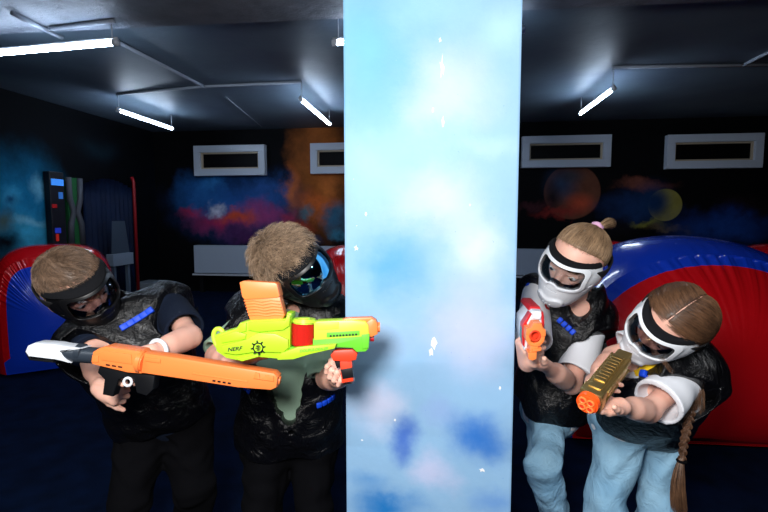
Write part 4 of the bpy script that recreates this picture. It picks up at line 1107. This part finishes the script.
class Pl:
    """a flat working plane through a point, axes: right, away, up"""
    def __init__(s, px, py, d, yaw=0.0, label=None, cat='toy blaster', name='toy_blaster', group='toy blasters'):
        s.o = U(px, py, d); s.cx, s.cy, s.k = px, py, d/F
        s.M = Matrix(((RT[0], FW[0], UP[0], s.o[0]), (RT[1], FW[1], UP[1], s.o[1]), (RT[2], FW[2], UP[2], s.o[2]), (0, 0, 0, 1))) @ Matrix.Rotation(yaw, 4, 'Z')
        s.g = empty(name, s.o, label, cat, group)
    def q(s, px, py, y=0.0): return ((px-s.cx)*s.k, y, -(py-s.cy)*s.k)
    def P(s, pts): return [(a[0], a[2]) for a in (s.q(*p) for p in pts)]
    def fin(s, bm, name, m, parent=None, ang=35, label=None):
        bmesh.ops.transform(bm, matrix=s.M, verts=bm.verts)
        o = link(name, bm_mesh(name, bm), parent or s.g, [m]); auto_smooth(o, ang)
        if label: o['label'] = label
        return o
    def part(s, name, m, polys, parent=None, bev=.002, label=None):
        """polys: list of (points in the plane, y0, y1[, bevel])"""
        bm = bmesh.new()
        for p in polys: ext(bm, s.P(p[0]), p[1], p[2], p[3] if len(p) > 3 else bev)
        return s.fin(bm, name, m, parent, label=label)
def text_obj(pl, txt, px, py, h, ang, y, m, parent, name='lettering', shear=0.0, space=1.0, sx=1.0):
    cu = bpy.data.curves.new(name, 'FONT'); cu.body = txt; cu.size = h*pl.k/.7; cu.extrude = .0004; cu.align_x = 'CENTER'; cu.align_y = 'CENTER'; cu.shear = shear; cu.space_character = space; cu.offset = .00025
    t = bpy.data.objects.new('tmp_text', cu); COL.objects.link(t)
    bpy.context.view_layer.update()
    me = bpy.data.meshes.new_from_object(t.evaluated_get(bpy.context.evaluated_depsgraph_get())); bpy.data.objects.remove(t); bpy.data.curves.remove(cu)
    a = pl.q(px, py)
    X = pl.M @ Matrix.Translation((a[0], y, a[2])) @ Matrix.Rotation(-ang, 4, 'Y') @ Matrix.Rotation(PI/2, 4, 'X') @ Matrix.Diagonal((sx, 1, 1, 1))
    me.transform(X); me.materials.clear(); me.name = name
    return link(name, me, parent, [m], smooth=False)
# ---- long orange blaster
g = Pl(155, 366, 1.095, 0, 'long toy blaster with an orange barrel and white stock, in the bending boy\'s hands')
bm = bmesh.new()
w = .021
ext(bm, g.P([(31.5, 350), (34, 344), (41, 341), (60, 342.5), (69, 344.5), (66, 350), (75, 361.5), (68, 359.5), (59, 357.5), (44, 356), (35, 355)]), -w, w, .006)
ext(bm, g.P([(64, 343.5), (88, 347), (75, 349), (66, 350), (70, 355), (62, 352)]), -w*.93, w*.9, .003)
ext(bm, g.P([(36, 354), (60, 357), (58, 354), (40, 351)]), -w-.002, -w+.002, .001)
g.fin(bm, 'stock', gw_m, label='white stock')
bm = bmesh.new()
ext(bm, g.P([(30, 351), (32, 347), (34, 347), (36, 357), (58, 359), (58, 361.5), (34, 359)]), -.016, .016, .003)
g.fin(bm, 'butt_pad', gb_m)
bm = bmesh.new(); cyl(bm, g.q(60, 353.0), g.q(103, 356.0), .019, .0185, 28); cyl(bm, g.q(78, 352), g.q(84, 352.6), .0205, .0205, 28, bev=.001)
g.fin(bm, 'buffer_tube', dg_m)
bm = bmesh.new()
ext(bm, g.P([(97.5, 362), (98.5, 350), (104, 346.5), (111, 344.3), (145, 349), (147.5, 352.5), (146.5, 371.5), (133, 370.5), (112, 365.5)]), -.024, .024, .006)
ext(bm, g.P([(104, 351), (112, 348.5), (137, 352), (138, 362), (108, 358)]), -.0265, -.02, .003)
ext(bm, g.P([(99, 353), (105, 353.5), (105, 360), (98, 360)]), -.026, -.02, .002)
cyl(bm, g.q(141.5, 360, -.012), g.q(147.5, 361, -.012), .0255, .0255, 26, bev=.003)
g.fin(bm, 'receiver', or_m)
bm = bmesh.new()
ext(bm, g.P([(145, 350.5), (180, 355.5), (230, 363.5), (276, 371), (280, 375), (278.5, 385.5), (273, 388), (240, 385.5), (196, 378.5), (145, 371)]), -.021, .021, .007)
ext(bm, g.P([(258, 370), (262, 371), (262, 375.5), (267, 376), (268, 372.5), (276, 374), (276, 379), (256, 376)]), -.024, -.018, .0015)
ext(bm, g.P([(150, 355), (165, 357), (165, 361), (150, 359)]), -.0235, -.018, .0015)
ext(bm, g.P([(196, 370.5), (250, 378.6), (250, 380), (196, 372)]), -.0222, -.018, .0006)
g.fin(bm, 'barrel', or_m)
bm = bmesh.new()
for (x, y) in ((216, 378.2), (221, 379), (226, 379.8), (231, 380.6)): ext(bm, g.P([(x, y-.9), (x+3, y-.4), (x+2.6, y+1.3), (x-.4, y+.8)]), -.0218, -.0200, .0002)
g.fin(bm, 'vent_grille', gb_m); bm = bmesh.new()
for x in (112, 118, 124): ext(bm, g.P([(x, 361.5+(x-112)*.16), (x+4, 362.2+(x-112)*.16), (x+4, 363.6+(x-112)*.16), (x, 363+(x-112)*.16)]), -.0248, -.02, .0002)
g.fin(bm, 'vent_grille', gb_m)
bm = bmesh.new(); cyl(bm, g.q(277, 380), g.q(280.5, 380.6), .011, .010, 20, bev=.001); g.fin(bm, 'muzzle', or_m)
bm = bmesh.new()
ext(bm, g.P([(104, 363), (134, 369), (133, 376), (122, 378), (116, 395), (106, 393), (108, 378), (101, 371)]), -.015, .015, .004)
ext(bm, g.P([(128, 370), (158, 374), (156, 388), (150, 394), (140, 391), (137, 378)]), -.016, .016, .004)
g.fin(bm, 'grip', gb_m)
bm = bmesh.new(); c = Vector(g.q(131.5, 380, -.016))
tube(bm, [c+Vector((.009*math.cos(a), 0, .009*math.sin(a))) for a in np.linspace(0, 2*PI, 20, endpoint=False)], .003, 8, closed=True); g.fin(bm, 'trigger_ring', gw_m)
# ---- lime green blaster
g = Pl(296, 338, 1.075, 0, 'lime green toy blaster with an orange magazine, held in front of the pillar')
bm = bmesh.new(); w = .026
ext(bm, g.P([(219, 333), (228, 330), (240, 326.5), (243, 321.5), (252, 319), (288, 317.5), (289, 311.2), (294, 312), (293, 320), (292.5, 345), (284, 357), (262, 355), (245, 359), (230, 356), (220, 349)]), -w, w, .005)
ext(bm, g.P([(252, 320), (252, 328), (262, 330), (286, 328), (292, 324), (293, 314), (290, 312.5), (288, 318.5)]), -w-.006, w+.006, .003)
ext(bm, g.P([(224, 334), (240, 329), (250, 332), (249, 337), (226, 341)]), -w-.004, -w+.01, .003)
ext(bm, g.P([(226, 343), (250, 337), (262, 330.5), (278, 331.5), (291, 337), (291.5, 345), (286, 350), (262, 349), (240, 352), (228, 350)]), -w-.0065, -w+.01, .003)
ext(bm, g.P([(240, 356), (262, 351.5), (262, 354), (246, 358.5)]), -w-.005, -w+.008, .002)
ext(bm, g.P([(243, 323.5), (250, 321), (250, 329), (243, 331)]), -w-.005, -w+.01, .002)
body = g.fin(bm, 'body', lime_m)
bm = bmesh.new(); c = Vector(g.q(218.5, 337.5))
tube(bm, [c+Vector(((.0105+.003*math.sin(a))*math.cos(a), 0, .020*math.sin(a)-.010*math.cos(a)*0)) for a in np.linspace(0, 2*PI, 24, endpoint=False)], .0055, 10, closed=True); g.fin(bm, 'sling_loop', lime2_m)
g.part('barrel_shroud', lime2_m, [([(315, 322), (318, 319.8), (352, 318.6), (366, 320), (369, 324), (369.5, 335), (315, 339)], -.023, .023, .006), ([(318, 321.5), (340, 320.5), (340, 327.5), (318, 329)], -.0245, -.015, .003)])
g.part('lower_shroud', green_m, [([(314, 337.5), (369.5, 333.5), (369, 347), (366, 350), (357, 350.5), (353, 346.5), (330, 345.5), (290, 351), (290, 345.5), (314, 345)], -.021, .021, .004), ([(328, 331), (360, 329), (360, 333.5), (328, 335.5)], -.0243, -.015, .001), ([(362, 333), (370, 332), (369, 346), (363, 347)], -.024, .024, .002)])
sp = g.part('lower_fin', lime_m, [([(280, 357), (284, 350), (300, 344.5), (338, 341.2), (336, 346), (312, 351.5), (296, 356.5)], -w-.006, -.012, .003)])
bm = bmesh.new()
for i in range(9):
    x = 331+i*3.1; y = 334.2-i*.19; ext(bm, g.P([(x, y-.9), (x+1.9, y-1), (x+1.9, y+.8), (x, y+.9)]), -.0250, -.02, .0002)
g.fin(bm, 'vent_grille', gb_m)
bm = bmesh.new(); cyl(bm, g.q(303.5, 345), g.q(303.5, 322), .0265, .0265, 30, bev=.003); g.fin(bm, 'drum', drum_m, label='translucent red drum')
bm = bmesh.new(); cyl(bm, g.q(304.5, 323), g.q(304.7, 318.5), .0290, .0275, 32, bev=.003); cyl(bm, g.q(304, 319.5), g.q(304, 317.6), .016, .014, 24, bev=.001); g.fin(bm, 'drum_cap', lime2_m)
bm = bmesh.new()
for a in (-.9, -.2, .5):
    c = Vector(g.q(304, 334)); x = .022*math.sin(a); y = -.016*math.cos(a)
    cyl(bm, c+Vector((x, y, -.022)), c+Vector((x, y, .020)), .0062, seg=14)
g.fin(bm, 'dart_chambers', redp_m)
bm = bmesh.new(); 
ext(bm, g.P([(365, 322), (372, 317.5), (376, 319), (378, 323), (378, 333), (372, 336), (366, 335)]), -.019, .019, .005)
ext(bm, g.P([(339, 320.5), (346, 317.5), (372, 316.5), (376, 319.5), (366, 321.2), (345, 322)]), -.014, .014, .003)
cyl(bm, g.q(374, 327, -.002), g.q(380, 327, -.002), .0125, .0115, 24); g.fin(bm, 'muzzle', or_m, label='orange muzzle')
bm = bmesh.new(); cyl(bm, g.q(370, 338), g.q(374, 338), .008, .008, 20); g.fin(bm, 'lower_muzzle', redp_m)
g.part('grip', rdr_m, [([(331, 354), (335, 349), (353, 348), (358, 352), (356.5, 358.5), (350, 360), (334, 359.5)], -.017, .017, .004), ([(340, 358), (352, 358), (354, 380), (342, 382)], -.013, .013, .004)])
g.part('trigger', gb_m, [([(334, 359), (340, 360), (342, 366), (337, 368)], -.006, .006, .002), ([(341, 368), (353, 366), (354, 376), (343, 378)], -.0145, .0145, .003)])
mg = g.part('magazine', or_m, [([(242, 282), (246, 280.3), (277, 282.3), (279, 284), (281.5, 295), (280, 297), (247, 299), (244.5, 296)], -.020, .020, .003), ([(246, 297), (281, 296), (286, 314.5), (284, 318), (252.5, 319.5), (251, 316)], -.0165, .0165, .002)], label='orange ribbed magazine')
bm = bmesh.new()
for i in range(6):
    t = i/5; y = 299.5+t*14; xl = 246.6+t*4.4; xr = 281.2+t*3.6
    pts = [(xl-.6, y), (xl+9, y-.7), (xl+17, y+.9), (xl+26, y-.7), (xr+.6, y+.3)]; up = pts; dn = [(a, b+1.25) for a, b in reversed(pts)]
    ext(bm, g.P(up+dn), -.0185, .0185, .0005)
g.fin(bm, 'magazine_ribs', or_m, parent=mg)
text_obj(g, 'NERF', 239, 346.3, 3.6, math.radians(6), -w-.0073, ink_m, body, shear=.3, sx=1.15)
# round gear emblem
bm = bmesh.new(); c0 = g.q(262, 345.0); 
def disc(pts, y=-w-.0074): 
    vs = [bm.verts.new((c0[0]+p[0]*g.k, y, c0[2]+p[1]*g.k)) for p in pts]; f = bm.faces.new(vs)
for i in range(8):
    a = 2*PI*i/8+.15; ca, sa = math.cos(a), math.sin(a)
    disc([(4.6*ca-1.1*sa, 4.6*sa+1.1*ca), (7.4*ca-.5*sa, 7.4*sa+.5*ca), (7.4*ca+.5*sa, 7.4*sa-.5*ca), (4.6*ca+1.1*sa, 4.6*sa-1.1*ca)])
for i in range(24):
    a, b = 2*PI*i/24, 2*PI*(i+1)/24
    disc([(5.2*math.cos(a), 5.2*math.sin(a)), (5.2*math.cos(b), 5.2*math.sin(b)), (4.0*math.cos(b), 4.0*math.sin(b)), (4.0*math.cos(a), 4.0*math.sin(a))])
for p in ([(-2.6, 2.2), (1.2, 2.4), (2.6, 1.2), (-1.6, 1.0)], [(-2.8, .2), (2.6, .5), (2.2, -.6), (-2.4, -.9)], [(-1.6, -1.6), (2.4, -1.3), (1.0, -2.7), (-1.4, -2.6)], [(-.5, 2.6), (.5, 2.6), (.3, -2.6), (-.5, -2.6)]): disc(p)
bmesh.ops.solidify(bm, geom=bm.faces[:], thickness=.0004)
g.fin(bm, 'gear_emblem', ink_m, parent=body)
text_obj(g, 'DOUBLE-DEALER', 316, 347.0, 2.4, math.radians(6), -w-.0063, green_m, sp, shear=.2, sx=1.05)
# ---- pistol seen from the front (orange muzzle, white and red body)
g = Pl(530, 335, 1.12, 0, 'small toy blaster pointing forward, orange muzzle and red and white body, beside the pillar')
ax = nrm(FW*1.0+RT*.13+UP*.085); g.o = U(534.5, 335, 1.12)      # from the muzzle back along the blaster
k3 = .9; g.M = Matrix(((RT[0]*k3, ax[0], UP[0]*k3, g.o[0]), (RT[1]*k3, ax[1], UP[1]*k3, g.o[1]), (RT[2]*k3, ax[2], UP[2]*k3, g.o[2]), (0, 0, 0, 1)))
g.part('muzzle', or_m, [([(519.5, 333), (520, 326.5), (525, 326), (528, 320.5), (537, 321), (538.5, 326.5), (541.5, 328), (541.5, 335), (535, 336), (533, 331.5), (529, 330), (525.5, 332), (525, 336)], -.012, .03, .003),
    ([(525.5, 337), (525, 341), (529, 343), (534, 341), (535.5, 335), (541, 335.5), (540, 341), (536, 345.5), (530, 347.5), (523, 345), (519.5, 340), (519.5, 333), (525, 333)], -.010, .03, .003),
    ([(524, 345), (533, 346), (532, 352), (523.5, 352.5)], -.016, .03, .003), ([(521, 352), (531, 351.5), (530.5, 359), (526, 361), (522, 359.5)], -.020, .02, .003),
    ([(526, 348.5), (536, 347), (535.5, 350), (526, 351.5)], -.02, 0, .0015)])
bm = bmesh.new(); c = Vector(g.q(529.7, 334.5, -.010))
tube(bm, [c+Vector((.0125*math.cos(a), 0, .0125*math.sin(a))) for a in np.linspace(0, 2*PI, 24, endpoint=False)], .0035, 8, closed=True)
cyl(bm, c+Vector((0, .012, 0)), c+Vector((0, .03, 0)), .012, seg=20); g.fin(bm, 'bore', rdr_m)
g.part('body', gw_m, [([(519, 336), (520, 324), (526, 317), (531, 311), (541, 311.5), (542.5, 322), (543, 336), (538, 350), (530, 358), (521, 356)], .03, .15, .006)])
g.part('side_shell', redp_m, [([(517.8, 340), (518.5, 326), (524, 318), (527, 313), (529.5, 314), (524, 324), (522, 340), (521, 352), (519, 350)], .026, .06, .003), ([(543.5, 336), (543.6, 322), (542.5, 312), (539.5, 312.5), (540.5, 324), (540.3, 338), (538, 350), (541, 346)], .026, .13, .003), ([(528, 313), (531, 308.5), (541.5, 309), (543, 313), (540, 314.5), (531, 314)], .06, .19, .002)])
g.part('stripe', teal_m, [([(517.2, 341), (518, 330), (519.4, 330), (519, 348)], .03, .055, .001)])
g.part('stripe', teal_m, [([(544.2, 336), (544.2, 326), (542.6, 326), (542.4, 340)], .03, .10, .001)])
g.part('top_panel', gw_m, [([(530, 313.5), (532.5, 310.5), (539.5, 311), (540, 316), (538.5, 320), (530, 319)], .022, .05, .002)])
g.part('grip', gb_m, [([(523, 352), (533, 350), (533, 372), (524, 373)], .06, .12, .005)])
# ---- golden blaster
GS = .74
rear, front = U(620, 362, 1.08), U(587, 404, .96)
fx = nrm(front-rear); uz = nrm(UP-fx*np.dot(UP, fx)); uz = nrm(uz+.35*RT-fx*np.dot(.35*RT, fx)); sy = np.cross(uz, fx)
g = Pl(610, 380, 1.17, 0, 'golden toy blaster with a round orange muzzle, in the braided girl\'s hands')
g.M = Matrix(((fx[0], sy[0]*GS, uz[0]*GS, rear[0]), (fx[1], sy[1]*GS, uz[1]*GS, rear[1]), (fx[2], sy[2]*GS, uz[2]*GS, rear[2]), (0, 0, 0, 1)))
Ln = float(np.linalg.norm(front-rear))
def gfin(bm, name, m, parent=None): return g.fin(bm, name, m, parent)
bm = bmesh.new()
box(bm, (0, -.026, -.030), (Ln-.015, .026, .026), .006)
box(bm, (.01, -.018, .022), (Ln-.03, .018, .034), .004)
box(bm, (Ln-.045, -.031, -.033), (Ln-.012, .031, .030), .006)
box(bm, (-.03, -.022, -.02), (.02, .022, .022), .006)
body = gfin(bm, 'body', gold_m)
bm = bmesh.new(); n = 9
for i in range(n):
    x = .025+(Ln-.085)*i/(n-1)
    box(bm, (x-.006, -.015, .030), (x+.005, .015, .038), .002)
for sgn in (-1, 1):
    for i in range(6):
        x = .03+(Ln-.10)*i/5
        box(bm, (x-.012, sgn*.026-.004, -.008), (x+.012, sgn*.026+.004, .016), .002, Matrix.Translation((x, 0, 0)) @ Matrix.Rotation(.5, 4, 'Y') @ Matrix.Translation((-x, 0, 0)))
    tube(bm, [(.0, sgn*.027, -.018), (Ln-.03, sgn*.027, -.018)], .004, 8)
    tube(bm, [(.0, sgn*.0265, .022), (Ln-.03, sgn*.0265, .022)], .003, 8)
gfin(bm, 'relief', gold_m, body)
gsh = mat('gold_shadow', (44, 34, 20), .5, metal=.6)  # darkened gold: shade between the reliefs is put into this colour
for sgn in (-1, 1):
    bm = bmesh.new()
    for i in range(5):
        x = .045+(Ln-.10)*i/5; box(bm, (x-.009, sgn*.0255-.002, -.014), (x+.004, sgn*.0255+.002, -.009), .0005)
    gfin(bm, 'vent_grille', gsh, body)
bm = bmesh.new()
for i in range(n-1):
    x = .025+(Ln-.085)*(i+.5)/(n-1); box(bm, (x-.004, -.012, .033), (x+.004, .012, .0352), .0005)
gfin(bm, 'vent_grille', gsh, body)
bm = bmesh.new(); cyl(bm, (Ln-.016, 0, 0), (Ln+.004, 0, 0), .0305, .0295, 36, bev=.004)
mz = gfin(bm, 'muzzle', plastic('neon_orange_plastic', (255, 92, 30)))
bm = bmesh.new()
for i in range(4):
    a = PI/4+i*PI/2; c = Vector((Ln+.004, .015*math.cos(a), .015*math.sin(a)))
    tube(bm, [c+Vector((0, .0085*math.cos(t), .0085*math.sin(t))) for t in np.linspace(0, 2*PI, 18, endpoint=False)], .0028, 8, closed=True)
gfin(bm, 'bore_rings', or_m, mz)
bm = bmesh.new()
for i in range(4):
    a = PI/4+i*PI/2; cyl(bm, (Ln+.002, .015*math.cos(a), .015*math.sin(a)), (Ln+.0048, .015*math.cos(a), .015*math.sin(a)), .0072, seg=16)
gfin(bm, 'bores', rdr_m, mz)
bm = bmesh.new(); box(bm, (.03, -.013, -.11), (.07, .013, -.028), .008); gfin(bm, 'grip', gb_m)
# ------------------------------------------------------------------ light
L = bpy.data.lights.new('camera_flash', 'SPOT'); L.energy = FLASH; L.spot_size = math.radians(118); L.spot_blend = .5; L.shadow_soft_size = .18
L.color = (1.0, .98, .96)
fo = bpy.data.objects.new('camera_flash', L); COL.objects.link(fo)
lp = CAM+RT*(-.24)+UP*.30-FW*.10
fo.location = Vector(lp)
tgt = U(384, 300, 1.4)
fo.rotation_euler = (Vector(tgt)-Vector(lp)).to_track_quat('-Z', 'Y').to_euler()
for x in (-1.5, 1.1):     # unseen fill lamps, added behind the camera to lift the shadows
    A = bpy.data.lights.new('fill_lamp', 'AREA'); A.shape = 'RECTANGLE'; A.size = 1.2; A.size_y = .05; A.energy = 26; A.color = (.84, .92, 1)
    ao = bpy.data.objects.new('fill_lamp', A); COL.objects.link(ao); ao.location = (x, -.5, CEIL-.17)
w = bpy.data.worlds.new('world'); SC.world = w; w.use_nodes = True
w.node_tree.nodes['Background'].inputs[0].default_value = (0, 0, 0, 1)
vs = SC.view_settings
vs.view_transform = 'Standard'; vs.look = 'None'; vs.gamma = 1; vs.exposure = 0; vs.use_curve_mapping = False
SC.cycles.max_bounces = 8; SC.cycles.use_denoising = True
SC.cycles.sample_clamp_indirect = 4
